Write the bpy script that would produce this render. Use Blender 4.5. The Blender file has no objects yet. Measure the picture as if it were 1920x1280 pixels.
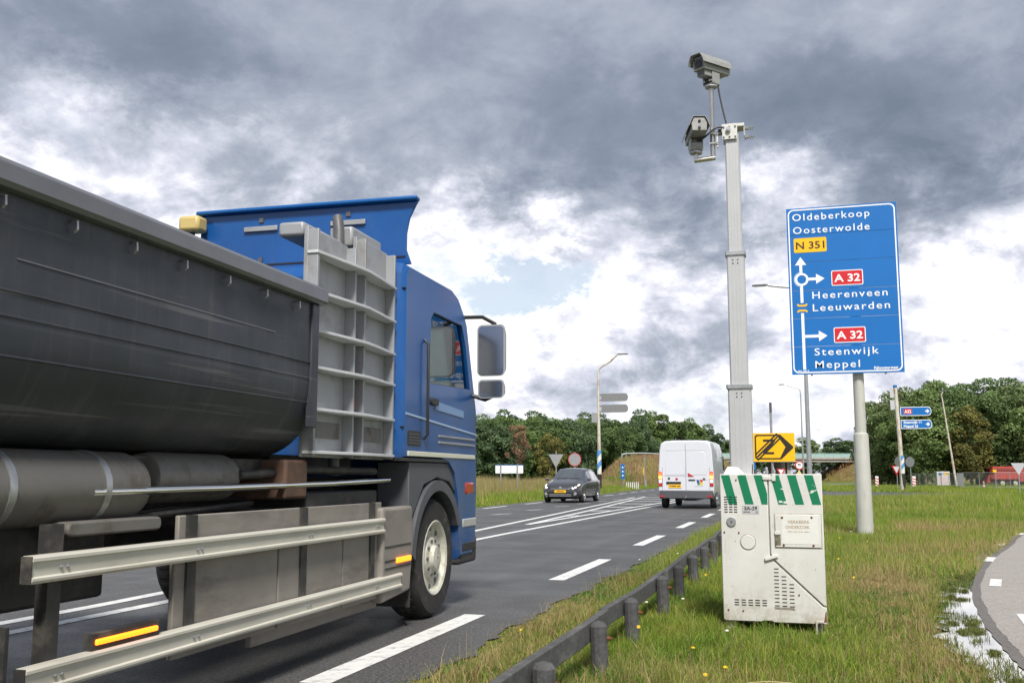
import bpy, bmesh, math, random
import numpy as np
from mathutils import Vector, Matrix, Euler

# ------------------------------------------------------------------ camera, sky, sun, exposure
SC = bpy.context.scene
COL = SC.collection
R = math.radians

cam_data = bpy.data.cameras.new('camera')
cam = bpy.data.objects.new('camera', cam_data)
COL.objects.link(cam)
cam_data.sensor_width = 36.0
cam_data.lens = 35.0
cam_data.clip_start = 0.05
cam_data.clip_end = 3000
cam.location = (0, 0, 1.2)
cam.rotation_euler = (R(90 + 7.657), 0, R(16.136))      # road runs along +Y, camera looks to its left
SC.camera = cam

SC.view_settings.view_transform = 'Standard'
SC.view_settings.look = 'None'
SC.view_settings.gamma = 1
SC.view_settings.use_curve_mapping = False
SC.view_settings.exposure = 1.85

SUN_EL, SUN_AZ = 50.0, 157.0          # degrees; azimuth clockwise from +Y: behind the camera, a little to the right
sun_data = bpy.data.lights.new('sun', 'SUN')
sun_data.energy = 1.5
sun_data.angle = R(12)
sun_data.color = (1.0, 0.955, 0.89)
sun = bpy.data.objects.new('sun', sun_data)
COL.objects.link(sun)
sd = Vector((math.sin(R(SUN_AZ)) * math.cos(R(SUN_EL)), math.cos(R(SUN_AZ)) * math.cos(R(SUN_EL)), math.sin(R(SUN_EL))))
sun.rotation_euler = sd.to_track_quat('Z', 'Y').to_euler()
sun.location = (20, -30, 60)


class N:
    """a node socket with arithmetic"""
    def __init__(s, nt, sock): s.nt, s.s = nt, sock
    def _m(s, op, a, b=None, clamp=False):
        n = s.nt.nodes.new('ShaderNodeMath'); n.operation = op; n.use_clamp = clamp
        for i, v in enumerate((a, b)):
            if v is None: continue
            if isinstance(v, N): s.nt.links.new(v.s, n.inputs[i])
            else: n.inputs[i].default_value = v
        return N(s.nt, n.outputs[0])
    def __add__(s, o): return s._m('ADD', s, o)
    __radd__ = __add__
    def __sub__(s, o): return s._m('SUBTRACT', s, o)
    def __rsub__(s, o): return s._m('SUBTRACT', o, s)
    def __mul__(s, o): return s._m('MULTIPLY', s, o)
    __rmul__ = __mul__
    def __truediv__(s, o): return s._m('DIVIDE', s, o)
    def f(s, op, b=None): return s._m(op, s, b)
    def clamp(s): return s._m('ADD', s, 0.0, True)
    def rng(s, a, b, c=0.0, d=1.0, smooth=True):
        n = s.nt.nodes.new('ShaderNodeMapRange'); n.interpolation_type = 'SMOOTHSTEP' if smooth else 'LINEAR'
        s.nt.links.new(s.s, n.inputs[0])
        for i, v in enumerate((a, b, c, d)): n.inputs[i + 1].default_value = v
        return N(s.nt, n.outputs[0])


def ramp(nt, fac, stops, interp='LINEAR'):
    n = nt.nodes.new('ShaderNodeValToRGB'); n.color_ramp.interpolation = interp
    e = n.color_ramp.elements
    while len(e) < len(stops): e.new(0.5)
    for k, (p, c) in zip(e, stops):
        k.position = p; k.color = (*c, 1) if len(c) == 3 else c
    nt.links.new(fac.s if isinstance(fac, N) else fac, n.inputs[0])
    return n.outputs[0]


def noise(nt, vec, scale, detail=4, rough=0.55, dist=0.0, out=0):
    n = nt.nodes.new('ShaderNodeTexNoise')
    if vec is not None: nt.links.new(vec, n.inputs['Vector'])
    n.inputs['Scale'].default_value = scale; n.inputs['Detail'].default_value = detail
    n.inputs['Roughness'].default_value = rough; n.inputs['Distortion'].default_value = dist
    return N(nt, n.outputs[out])


def combine(nt, x, y, z):
    n = nt.nodes.new('ShaderNodeCombineXYZ')
    for i, v in enumerate((x, y, z)):
        if isinstance(v, N): nt.links.new(v.s, n.inputs[i])
        else: n.inputs[i].default_value = v
    return n.outputs[0]


def mixc(nt, fac, a, b, blend='MIX'):
    n = nt.nodes.new('ShaderNodeMix'); n.data_type = 'RGBA'; n.blend_type = blend
    if isinstance(fac, N): nt.links.new(fac.s, n.inputs[0])
    else: n.inputs[0].default_value = fac
    for i, v in ((6, a), (7, b)):
        if isinstance(v, tuple): n.inputs[i].default_value = (*v, 1)
        else: nt.links.new(v.s if isinstance(v, N) else v, n.inputs[i])
    return n.outputs[2]


world = bpy.data.worlds.new('World'); SC.world = world; world.use_nodes = True
nt = world.node_tree
for n_ in list(nt.nodes): nt.nodes.remove(n_)
w_out = nt.nodes.new('ShaderNodeOutputWorld')
bg = nt.nodes.new('ShaderNodeBackground')
nt.links.new(bg.outputs[0], w_out.inputs[0])
tc = nt.nodes.new('ShaderNodeTexCoord')
sp_ = nt.nodes.new('ShaderNodeSeparateXYZ'); nt.links.new(tc.outputs['Generated'], sp_.inputs[0])
dx, dy, dz = (N(nt, sp_.outputs[i]) for i in range(3))
az = dx.f('ARCTAN2', dy) * 57.2958
el = dz.f('ARCSINE') * 57.2958
inv = 1.0 / 1.0
den = (dz.f('MAXIMUM', 0.0) + 0.62)
qv = combine(nt, dx / den, dy / den, dz * 0.9)
# ragged edges: the broad cloud masses are warped by noise
wn = nt.nodes.new('ShaderNodeTexNoise'); nt.links.new(qv, wn.inputs['Vector'])
wn.inputs['Scale'].default_value = 5.5; wn.inputs['Detail'].default_value = 9; wn.inputs['Roughness'].default_value = 0.70
ws = nt.nodes.new('ShaderNodeSeparateColor'); nt.links.new(wn.outputs['Color'], ws.inputs[0])
azw = az + (N(nt, ws.outputs[0]) - 0.5) * 16.0
elw = el + (N(nt, ws.outputs[1]) - 0.5) * 11.0
fb = noise(nt, qv, 7.0, 10, 0.60, 0.25)            # billows
fb2 = noise(nt, qv, 2.4, 6, 0.5)                    # broad variation
# brightness field: pale towards the horizon, a slate deck above
lum = elw.rng(10.5, 18.0, 0.70, 0.30) + elw.rng(0.5, 6.0, -0.02, 0.0)
def blob(a, e, sa, se, amp):
    u = (azw - a) * (1.0 / sa); v = (elw - e) * (1.0 / se)
    return ((u * u + v * v) * -1.0).f('EXPONENT') * amp
for b in ((-41, 17.8, 7, 3.6, .36), (-37.5, 21.6, 7, 2.6, -.24), (-30, 16.5, 9, 5, .22), (-14.5, 14.5, 5, 2.2, .34),
          (-1.5, 16.6, 4.5, 1.7, .34), (-10, 13.2, 2.2, 2.5, -.36), (-4, 13, 3, 3, -.25), (9.5, 15.5, 5, 2.6, -.22),
          (-18, 8.8, 7, 4.0, .40), (-9, 7.0, 6, 1.6, -.14), (6, 8.5, 6, 2.6, .16), (9, 12.3, 4, 1.6, -.18),
          (0.5, 20, 14, 2.6, -.14), (-24, 24.5, 14, 3, .05), (8, 25, 9, 3, .08), (-7.5, 4.2, 5, 1.3, -.12)):
    lum = lum + blob(*b)
fb3 = noise(nt, qv, 19.0, 8, 0.62, 0.6)
calm = elw.rng(15.5, 20.5, 1.0, 0.42)                 # the deck overhead is smoother than the broken cumulus below it
lum = lum + ((fb.rng(0.30, 0.70, -0.5, 0.5)) * 0.56 + (fb3 - 0.5) * 0.52) * calm + (fb2 - 0.5) * 0.26
cloud = ramp(nt, lum.clamp(), [(0.0, (.165, .205, .272)), (0.22, (.235, .275, .355)), (0.45, (.39, .43, .51)), (0.64, (.64, .655, .75)),
                               (0.80, (.92, .925, .97)), (1.0, (1.12, 1.11, 1.10))])
sky = nt.nodes.new('ShaderNodeTexSky'); sky.sky_type = 'NISHITA'; sky.sun_disc = False
sky.sun_elevation = R(SUN_EL); sky.sun_rotation = R(SUN_AZ)
skyc = mixc(nt, 1.0, sky.outputs[0], (0.10, 0.10, 0.10), 'MULTIPLY')
skyd = mixc(nt, 0.35, skyc, (0.9, 0.95, 1.0))
# gaps of blue between the clouds
hn = noise(nt, qv, 4.5, 8, 0.58)
hole = (blob(-14.2, 11.6, 4.8, 1.7, 0.56) + blob(-43, 18.5, 4, 3, .36) + blob(-24, 13.0, 5, 2, .22) + blob(-2, 3.5, 9, 2, .16) + (hn - 0.5) * 0.9 - 0.10).rng(0.05, 0.26)
hole = hole * elw.rng(14, 20, 1.0, 0.0)
both = mixc(nt, hole * 0.85, cloud, skyd)
nt.links.new(both, bg.inputs['Color'])
bg.inputs['Strength'].default_value = 0.325
world.cycles.sampling_method = 'MANUAL'
world.cycles.sample_map_resolution = 512

# ------------------------------------------------------------------ helpers
rnd = random.Random(7)
rng = np.random.default_rng(11)


class MB:
    """collects faces for one mesh object"""
    def __init__(s): s.v, s.f = [], []
    def add(s, vs, fs):
        b = len(s.v); s.v += [tuple(v) for v in vs]; s.f += [tuple(i + b for i in f) for f in fs]; return s
    def box(s, lo, hi, M=None):
        x0, y0, z0 = lo; x1, y1, z1 = hi
        vs = [Vector(p) for p in ((x0, y0, z0), (x1, y0, z0), (x1, y1, z0), (x0, y1, z0), (x0, y0, z1), (x1, y0, z1), (x1, y1, z1), (x0, y1, z1))]
        if M is not None: vs = [M @ v for v in vs]
        return s.add(vs, [(0, 3, 2, 1), (4, 5, 6, 7), (0, 1, 5, 4), (1, 2, 6, 5), (2, 3, 7, 6), (3, 0, 4, 7)])
    def cbox(s, c, size, M=None):
        return s.box([c[i] - size[i] / 2 for i in range(3)], [c[i] + size[i] / 2 for i in range(3)], M)
    def tube(s, pts, r, n=12, caps=True):
        pts = [Vector(p) for p in pts]
        rs = r if isinstance(r, (list, tuple)) else [r] * len(pts)
        vs, fs = [], []; prev = None
        for i, p in enumerate(pts):
            t = (pts[min(i + 1, len(pts) - 1)] - pts[max(i - 1, 0)]).normalized()
            if prev is None: a = t.orthogonal().normalized()
            else: a = (prev - t * prev.dot(t)).normalized()
            prev = a; b = t.cross(a)
            for k in range(n):
                q = 2 * math.pi * k / n
                vs.append(p + (a * math.cos(q) + b * math.sin(q)) * rs[i])
        for i in range(len(pts) - 1):
            for k in range(n):
                k2 = (k + 1) % n
                fs.append((i * n + k, i * n + k2, (i + 1) * n + k2, (i + 1) * n + k))
        if caps:
            fs.append(tuple(range(n))[::-1]); m = (len(pts) - 1) * n; fs.append(tuple(range(m, m + n)))
        return s.add(vs, fs)
    def prism(s, poly, axis, a, b):
        """extrude a 2-D polygon along axis (0 x, 1 y, 2 z) from a to b"""
        def P(q, t):
            l = list(q); l.insert(axis, t); return l
        n = len(poly)
        vs = [P(q, a) for q in poly] + [P(q, b) for q in poly]
        fs = [tuple(range(n))[::-1], tuple(range(n, 2 * n))] + [(i, (i + 1) % n, n + (i + 1) % n, n + i) for i in range(n)]
        return s.add(vs, fs)
    def lathe(s, prof, origin=(0, 0, 0), axis=2, n=20, caps=True):
        vs, fs = [], []
        for (r, h) in prof:
            for k in range(n):
                q = 2 * math.pi * k / n; c, d = r * math.cos(q), r * math.sin(q)
                p = {2: (c, d, h), 0: (h, c, d), 1: (d, h, c)}[axis]
                vs.append((p[0] + origin[0], p[1] + origin[1], p[2] + origin[2]))
        for i in range(len(prof) - 1):
            for k in range(n):
                k2 = (k + 1) % n; fs.append((i * n + k, i * n + k2, (i + 1) * n + k2, (i + 1) * n + k))
        if caps: fs.append(tuple(range(n))[::-1]); m = (len(prof) - 1) * n; fs.append(tuple(range(m, m + n)))
        return s.add(vs, fs)
    def loft(s, rings, caps=True, closed=True):
        n = len(rings[0]); vs = [p for r_ in rings for p in r_]; fs = []
        for i in range(len(rings) - 1):
            for k in range(n if closed else n - 1):
                k2 = (k + 1) % n; fs.append((i * n + k, i * n + k2, (i + 1) * n + k2, (i + 1) * n + k))
        if caps:
            fs.append(tuple(range(n))[::-1]); m = (len(rings) - 1) * n; fs.append(tuple(range(m, m + n)))
        return s.add(vs, fs)
    def mesh(s, name, mat, smooth=None, recalc=True):
        me = bpy.data.meshes.new(name); me.from_pydata(s.v, [], s.f)
        if recalc:
            bm = bmesh.new(); bm.from_mesh(me); bmesh.ops.recalc_face_normals(bm, faces=bm.faces[:]); bm.to_mesh(me); bm.free()
        for m_ in (mat if isinstance(mat, (list, tuple)) else [mat]): me.materials.append(m_)
        if smooth is not None:
            me.polygons.foreach_set('use_smooth', [True] * len(me.polygons))
            try: me.set_sharp_from_angle(angle=R(smooth))
            except Exception: pass
        return me
    def build(s, name, mat, parent=None, smooth=None, bevel=0, seg=2, label=None, loc=None):
        me = s.mesh(name, mat, smooth if smooth is not None else (35 if bevel else None))
        o = bpy.data.objects.new(name, me); COL.objects.link(o)
        if parent is not None: o.parent = parent
        if loc is not None: o.location = loc
        if bevel:
            m = o.modifiers.new('bevel', 'BEVEL'); m.width = bevel; m.segments = seg; m.limit_method = 'ANGLE'; m.angle_limit = R(40)
        if label: o['label'] = label
        return o


def tag(o, label=None, cat=None, group=None, kind=None):
    if label: o['label'] = label
    if cat: o['category'] = cat
    if group: o['group'] = group
    if kind: o['kind'] = kind
    return o


def thing(name, loc, label, cat, rz=0, group=None):
    o = bpy.data.objects.new(name, None); COL.objects.link(o)
    o.location = loc; o.rotation_euler = (0, 0, rz); o.empty_display_size = 0.2
    return tag(o, label, cat, group)


def copy_tree(o, parent=None):
    c = o.copy(); COL.objects.link(c)
    if parent is not None: c.parent = parent
    for ch in list(o.children): copy_tree(ch, c)
    return c


def mat(name, col, rough=0.6, metal=0.0, spec=0.5, var=0.0, vscale=8.0, bump=0.0, bscale=60.0, dirt=None, emit=None, coat=0.0, streak=False, trans=0.0):
    """principled material with noise colour variation, optional bump and dirt (colour, amount, scale)"""
    m = bpy.data.materials.new(name); m.use_nodes = True
    t = m.node_tree; b = t.nodes['Principled BSDF']
    b.inputs['Roughness'].default_value = rough; b.inputs['Metallic'].default_value = metal
    b.inputs['Specular IOR Level'].default_value = spec
    b.inputs['Coat Weight'].default_value = coat
    if trans: b.inputs['Transmission Weight'].default_value = trans
    co = t.nodes.new('ShaderNodeTexCoord').outputs['Object']
    c = tuple(col)
    src = None
    if var:
        nz = noise(t, co, vscale, 5, 0.6)
        src = ramp(t, nz, [(0.3, tuple(max(0, x * (1 - var)) for x in c)), (0.7, tuple(x * (1 + var) for x in c))])
    if dirt:
        dc, amt, ds = dirt
        v = co
        if streak:
            mp = t.nodes.new('ShaderNodeMapping'); mp.inputs['Scale'].default_value = streak; t.links.new(co, mp.inputs[0]); v = mp.outputs[0]
        dn = noise(t, v, ds, 7, 0.68).rng(0.62 - amt * 0.35, 0.80 - amt * 0.1)
        src = mixc(t, dn, src if src is not None else c, tuple(dc))
        rr = dn * 0.3 + rough
        t.links.new(rr.clamp().s, b.inputs['Roughness'])
    if src is not None: t.links.new(src, b.inputs['Base Color'])
    else: b.inputs['Base Color'].default_value = (*c, 1)
    if bump:
        bn = t.nodes.new('ShaderNodeBump'); bn.inputs['Strength'].default_value = bump; bn.inputs['Distance'].default_value = 0.01
        t.links.new(noise(t, co, bscale, 4, 0.6).s, bn.inputs['Height']); t.links.new(bn.outputs[0], b.inputs['Normal'])
    if emit:
        b.inputs['Emission Color'].default_value = (*emit[0], 1); b.inputs['Emission Strength'].default_value = emit[1]
    return m


M = {}
M['steel'] = mat('galvanised steel', (.42, .43, .44), .42, .75, var=.18, vscale=14, bump=.05, bscale=90)
M['stainless'] = mat('stainless steel', (.60, .57, .52), .24, .95, var=.12, vscale=9)
M['alu'] = mat('aluminium', (.62, .63, .64), .38, .55, var=.06, vscale=6)
M['white'] = mat('white paint', (.78, .78, .77), .4, var=.04)
M['signwhite'] = mat('sign white', (.80, .81, .82), .45)
M['black'] = mat('black plastic', (.018, .018, .02), .5, var=.2)
M['rubber'] = mat('rubber', (.022, .021, .02), .85, var=.3, vscale=20, dirt=((.10, .09, .075), .35, 9))
M['signblue'] = mat('sign blue', (.0, .132, .44), .42, var=.05, vscale=1.5)
M['signyellow'] = mat('sign yellow', (.86, .47, .0), .45, var=.04)
M['signred'] = mat('sign red', (.56, .012, .022), .4)
M['signback'] = mat('sign back grey', (.30, .31, .32), .55, .2, var=.08)
M['darkgrey'] = mat('dark grey paint', (.09, .09, .095), .5, var=.15)
M['rust'] = mat('rust', (.16, .055, .022), .85, var=.4, vscale=30)


def quad_sheet(name, polys, z, material, parent=None, kind='structure'):
    mb = MB()
    for p in polys: mb.add([(x, y, z) for x, y in p], [tuple(range(len(p)))])
    me = mb.mesh(name, material, recalc=False)
    bm = bmesh.new(); bm.from_mesh(me)
    for f in bm.faces:
        f.normal_update()
        if f.normal.z < 0: f.normal_flip()
    bm.to_mesh(me); bm.free()
    o = bpy.data.objects.new(name, me); COL.objects.link(o)
    if parent is not None: o.parent = parent
    elif kind: o['kind'] = kind
    return o


def strip(pts, w, z0=None):
    """polygons of a painted band of width w along pts"""
    out = []
    for a, b in zip(pts[:-1], pts[1:]):
        d = Vector((b[0] - a[0], b[1] - a[1])); d.normalize(); n = Vector((-d.y, d.x)) * (w / 2)
        out.append([(a[0] + n.x, a[1] + n.y), (b[0] + n.x, b[1] + n.y), (b[0] - n.x, b[1] - n.y), (a[0] - n.x, a[1] - n.y)])
    return out


def interp(pts, t):
    """x at y=t on a polyline of (x, y)"""
    for (x0, y0), (x1, y1) in zip(pts[:-1], pts[1:]):
        if y0 <= t <= y1: return x0 + (x1 - x0) * (t - y0) / (y1 - y0)
    return pts[0][0] if t < pts[0][1] else pts[-1][0]


# ------------------------------------------------------------------ ground, road, path, water
def ground_material():
    m = bpy.data.materials.new('soil and turf'); m.use_nodes = True; t = m.node_tree; b = t.nodes['Principled BSDF']
    b.inputs['Roughness'].default_value = .95; b.inputs['Specular IOR Level'].default_value = .1
    co = t.nodes.new('ShaderNodeTexCoord').outputs['Object']
    big = noise(t, co, .22, 5, .6); fine = noise(t, co, 9, 8, .7); mid = noise(t, co, 1.6, 6, .65)
    a = ramp(t, mid, [(.3, (.09, .14, .024)), (.55, (.16, .19, .040)), (.75, (.26, .22, .085))])
    c = mixc(t, fine.rng(.35, .7) * .55, a, (.03, .035, .012))
    c = mixc(t, big.rng(.5, .68) * .6, c, (.15, .115, .05))
    t.links.new(c, b.inputs['Base Color'])
    bn = t.nodes.new('ShaderNodeBump'); bn.inputs['Strength'].default_value = .8; bn.inputs['Distance'].default_value = .05
    t.links.new(fine.s, bn.inputs['Height']); t.links.new(bn.outputs[0], b.inputs['Normal'])
    return m


def asphalt(name, col, rough, patch, tracks=False, lo=.22, hi=3.2):
    m = bpy.data.materials.new(name); m.use_nodes = True; t = m.node_tree; b = t.nodes['Principled BSDF']
    co = t.nodes.new('ShaderNodeTexCoord').outputs['Object']
    fine = noise(t, co, 46, 4, .85); mid = noise(t, co, .7, 7, .7); gr = noise(t, co, 38, 3, .6)
    c = ramp(t, fine, [(.36, tuple(x * lo for x in col)), (.50, col), (.63, tuple(x * hi for x in col))])
    c = mixc(t, mid.rng(.38, .72) * patch, c, tuple(x * .62 for x in col))
    rr = mid.rng(.3, .7, rough - .12, rough + .1)
    if tracks:
        mp = t.nodes.new('ShaderNodeMapping'); mp.inputs['Scale'].default_value = (1.3, .012, 1); t.links.new(co, mp.inputs[0])
        tr = noise(t, mp.outputs[0], 1.0, 4, .5)
        c = mixc(t, tr.rng(.35, .7) * .35, c, tuple(x * 1.45 for x in col))
        rr = rr - tr.rng(.42, .66) * .08
        ck = noise(t, co, 1.1, 8, .72, 1.2)
        crack = ((ck - .5).f('ABSOLUTE')).rng(.0, .006, 1.0, 0.0) * mid.rng(.5, .62)
        c = mixc(t, crack * .55, c, tuple(x * .3 for x in col))
    t.links.new(c, b.inputs['Base Color']); t.links.new(rr.s, b.inputs['Roughness'])
    bn = t.nodes.new('ShaderNodeBump'); bn.inputs['Strength'].default_value = .55; bn.inputs['Distance'].default_value = .006
    t.links.new((fine + gr).s, bn.inputs['Height']); t.links.new(bn.outputs[0], b.inputs['Normal'])
    return m


M['ground'] = ground_material()
M['asphalt'] = asphalt('asphalt', (.062, .0615, .061), .62, .30, True)
M['path'] = asphalt('path asphalt', (.30, .275, .25), .85, .18, False, .72, 1.35)
M['edge_asphalt'] = asphalt('dark path edge', (.14, .128, .118), .85, .35, False, .6, 1.5)
M['paint'] = mat('road paint', (.70, .70, .68), .55, var=.06, vscale=6, dirt=((.28, .28, .27), .42, 11), bump=.25, bscale=120)

# gently uneven ground sheet, reaching the horizon
xs = np.unique(np.concatenate([np.linspace(-1500, -120, 24), np.linspace(-120, 90, 106), np.linspace(90, 1500, 24)]))
ys = np.unique(np.concatenate([np.linspace(-60, 0, 13), np.linspace(0, 160, 81), np.linspace(160, 1800, 40)]))
GX, GY = np.meshgrid(xs, ys)
GZ = np.full_like(GX, -.012)
gv = np.stack([GX, GY, GZ], -1).reshape(-1, 3)
nx_, ny_ = len(xs), len(ys)
gf = [(j * nx_ + i, j * nx_ + i + 1, (j + 1) * nx_ + i + 1, (j + 1) * nx_ + i) for j in range(ny_ - 1) for i in range(nx_ - 1)]
gm = bpy.data.meshes.new('ground'); gm.from_pydata(gv.tolist(), [], gf); gm.materials.append(M['ground'])
ground = bpy.data.objects.new('ground', gm); COL.objects.link(ground); ground['kind'] = 'structure'

ROAD_R = [(-2.20, -30), (-2.22, 6), (-2.28, 9), (-2.22, 12.5), (-2.0, 25), (-1.75, 40), (-1.3, 52)]
def wob(y, k=0): return .035 * math.sin(y * 3.1 + k) + .025 * math.sin(y * 7.7 + 1 + k) + .02 * math.sin(y * 17.3 + k)
right = [(interp(ROAD_R, y) + wob(y) + (rnd.uniform(-.009, .009) if 4 < y < 20 else 0), y) for y in np.arange(-30, 52, .15)]
road_poly = right + [(-.2, 56.5), (2, 59.5), (5, 62.2), (9, 65), (16, 67), (40, 66), (40, 72), (16, 73.5), (9, 75.5), (3, 79), (0, 84), (-1.2, 95), (-1.2, 900), (-13.6, 900)]
road_poly += [(interp([(-11.9, -30), (-11.9, 40), (-12.4, 60), (-13.6, 90), (-13.6, 900)], y), y) for y in np.arange(400, -31, -6)]
road = quad_sheet('road', [road_poly], 0.0, M['asphalt'])

def marking(name, polys, z=.004):
    return quad_sheet(name, polys, z, M['paint'], road)
for k in range(-3, 8):
    ye = 8.45 + 6 * k
    marking('edge_dash', strip([(-2.78, ye - 3), (-2.78, ye)], .19))
SOLR = [(-6.10, -20), (-5.90, 7.5), (-5.97, 20.2), (-5.66, 40.9), (-5.45, 58)]
SOLL = [(-6.42, -20), (-6.34, 8), (-6.89, 20.5), (-7.85, 37), (-8.90, 54.9)]
marking('lane_line', strip(SOLR, .15)); marking('lane_line', strip(SOLL, .15))
WL = [(-6.57, 24.05), (-7.17, 35.2), (-8.64, 56.9)]; WR = [(-6.57, 24.05), (-6.38, 31.1), (-6.08, 43.5), (-5.95, 57)]
marking('hatch_edge', strip(WL, .15)); marking('hatch_edge', strip(WR, .15), .0045)
for y in (29.6, 34.1, 38.3, 42.8, 47.2, 51.6, 55.6):
    a = interp(WL, y) + .10; b = interp(WR, y + .3) - .10
    marking('hatch_bar', [[(a, y - .45), (b, y - .1), (b, y + .40), (a, y + .05)]])
for k in range(-2, 9):
    y = 29.7 + 4.1 * k
    marking('lane_dash', [[(-9.32, y), (-9.17, y), (-8.85, y + 1), (-9.0, y + 1)]])
for k in range(-5, 10):
    y = 35.2 + 6 * k; x = interp([(-10.9, 0), (-11.3, 38), (-11.4, 60), (-12.6, 95)], y)
    marking('edge_dash', strip([(x, y), (x, y + 3)], .17))
# give-way teeth and edge line at the side road
for k in range(7):
    x = 1.2 + .95 * k; y = 61.3 + .75 * k
    marking('give_way_tooth', [[(x, y), (x + .5, y + .2), (x + .1, y + .6)]])

# cycle path with its worn dark edge
PE = [(1.55, -12), (1.42, 2), (1.30, 6), (1.27, 7), (1.30, 7.87), (1.40, 9.4), (1.72, 12.0), (2.48, 15.8), (3.3, 19), (4.38, 23.2), (6.6, 28.5), (10.5, 33.5), (16, 37), (24, 39)]
def offs(pl, d):
    o = []
    for i, p in enumerate(pl):
        a = Vector(pl[max(i - 1, 0)]); b = Vector(pl[min(i + 1, len(pl) - 1)]); t_ = (b - a).normalized()
        o.append((p[0] + t_.y * d, p[1] - t_.x * d))
    return o
def smoothpl(pl, n=6):
    o = []
    P = [Vector(p) for p in pl]
    for i in range(len(P) - 1):
        p0 = P[max(i - 1, 0)]; p1 = P[i]; p2 = P[i + 1]; p3 = P[min(i + 2, len(P) - 1)]
        for k in range(n):
            t_ = k / n
            q = .5 * ((2 * p1) + (p2 - p0) * t_ + (2 * p0 - 5 * p1 + 4 * p2 - p3) * t_ ** 2 + (3 * p1 - p0 - 3 * p2 + p3) * t_ ** 3)
            o.append((q.x, q.y))
    o.append(tuple(P[-1])); return o
PEs = smoothpl(PE, 12)
inner, outer = offs(PEs, .0), offs(PEs, 3.0)
inner = [(x + .006 * math.sin(i * 1.3) + .004 * math.sin(i * 2.1), y) for i, (x, y) in enumerate(inner)]
in2 = offs(PEs, .085)
in2 = [(x + .006 * math.sin(i * 1.1) + .004 * math.sin(i * 2.3), y) for i, (x, y) in enumerate(in2)]
path = quad_sheet('cycle_path', [[in2[i], in2[i + 1], outer[i + 1], outer[i]] for i in range(len(PEs) - 1)], .012, M['path'])
quad_sheet('path_edge', [[inner[i], inner[i + 1], in2[i + 1], in2[i]] for i in range(len(PEs) - 1)], .011, M['edge_asphalt'], path)
for (x, y) in ((4.28, 22.9), (3.27, 19.3), (2.53, 15.85), (2.03, 12.45), (1.75, 9.3), (1.72, 6.2)):
    j = min(range(len(PEs)), key=lambda i: (PEs[i][0] - x) ** 2 + (PEs[i][1] - y) ** 2)
    d = (Vector(PEs[min(j + 1, len(PEs) - 1)]) - Vector(PEs[max(j - 1, 0)])).normalized()
    quad_sheet('path_dash', strip([(x - d.x * .42, y - d.y * .42), (x + d.x * .42, y + d.y * .42)], .12), .016, M['paint'], path)

# rain water along the path's edge
def water_material():
    m = bpy.data.materials.new('rain water'); m.use_nodes = True; t = m.node_tree; b = t.nodes['Principled BSDF']
    b.inputs['Base Color'].default_value = (.035, .032, .022, 1); b.inputs['Roughness'].default_value = .015; b.inputs['IOR'].default_value = 1.33
    b.inputs['Specular IOR Level'].default_value = .9; b.inputs['Coat Weight'].default_value = 1; b.inputs['Coat Roughness'].default_value = .01; b.inputs['Coat IOR'].default_value = 1.7
    co = t.nodes.new('ShaderNodeTexCoord').outputs['Object']
    bn = t.nodes.new('ShaderNodeBump'); bn.inputs['Strength'].default_value = .02; bn.inputs['Distance'].default_value = .01
    t.links.new(noise(t, co, 5, 2, .5).s, bn.inputs['Height']); t.links.new(bn.outputs[0], b.inputs['Normal'])
    return m
M['water'] = water_material()
PUD_W = smoothpl([(1.15, 5.6), (1.02, 6.3), (1.00, 6.9), (.96, 7.4), (.93, 8.1), (1.02, 8.8), (1.08, 9.2), (1.16, 9.8), (1.25, 10.6), (1.33, 11.4), (1.54, 12.4), (1.80, 13.2), (2.02, 13.9)], 5)
PUD_W = [(x + .05 * math.sin(i * 1.7) + .045 * math.sin(i * 3.9) + .03 * math.sin(i * 2.6 + 1), y) for i, (x, y) in enumerate(PUD_W)]
def path_x(y): return interp([p for p in PEs], y)
puddle = quad_sheet('puddle', [[PUD_W[i], PUD_W[i + 1], (path_x(PUD_W[i + 1][1]) + .03, PUD_W[i + 1][1]), (path_x(PUD_W[i][1]) + .03, PUD_W[i][1])] for i in range(len(PUD_W) - 1)], .006, M['water'])
# bare muddy strip between puddle and path further along
M['mud'] = mat('bare sandy soil', (.17, .14, .11), .95, var=.3, vscale=7, bump=.5, bscale=40)
mp_ = [p for p in PEs if 13.8 < p[1] < 24]
quad_sheet('bare_soil', [[(mp_[i][0] - .22 * math.sin(math.pi * i / (len(mp_) - 1)) - .02, mp_[i][1]), (mp_[i + 1][0] - .22 * math.sin(math.pi * (i + 1) / (len(mp_) - 1)) - .02, mp_[i + 1][1]), mp_[i + 1], mp_[i]] for i in range(len(mp_) - 1)], .002, M['mud'])

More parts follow.
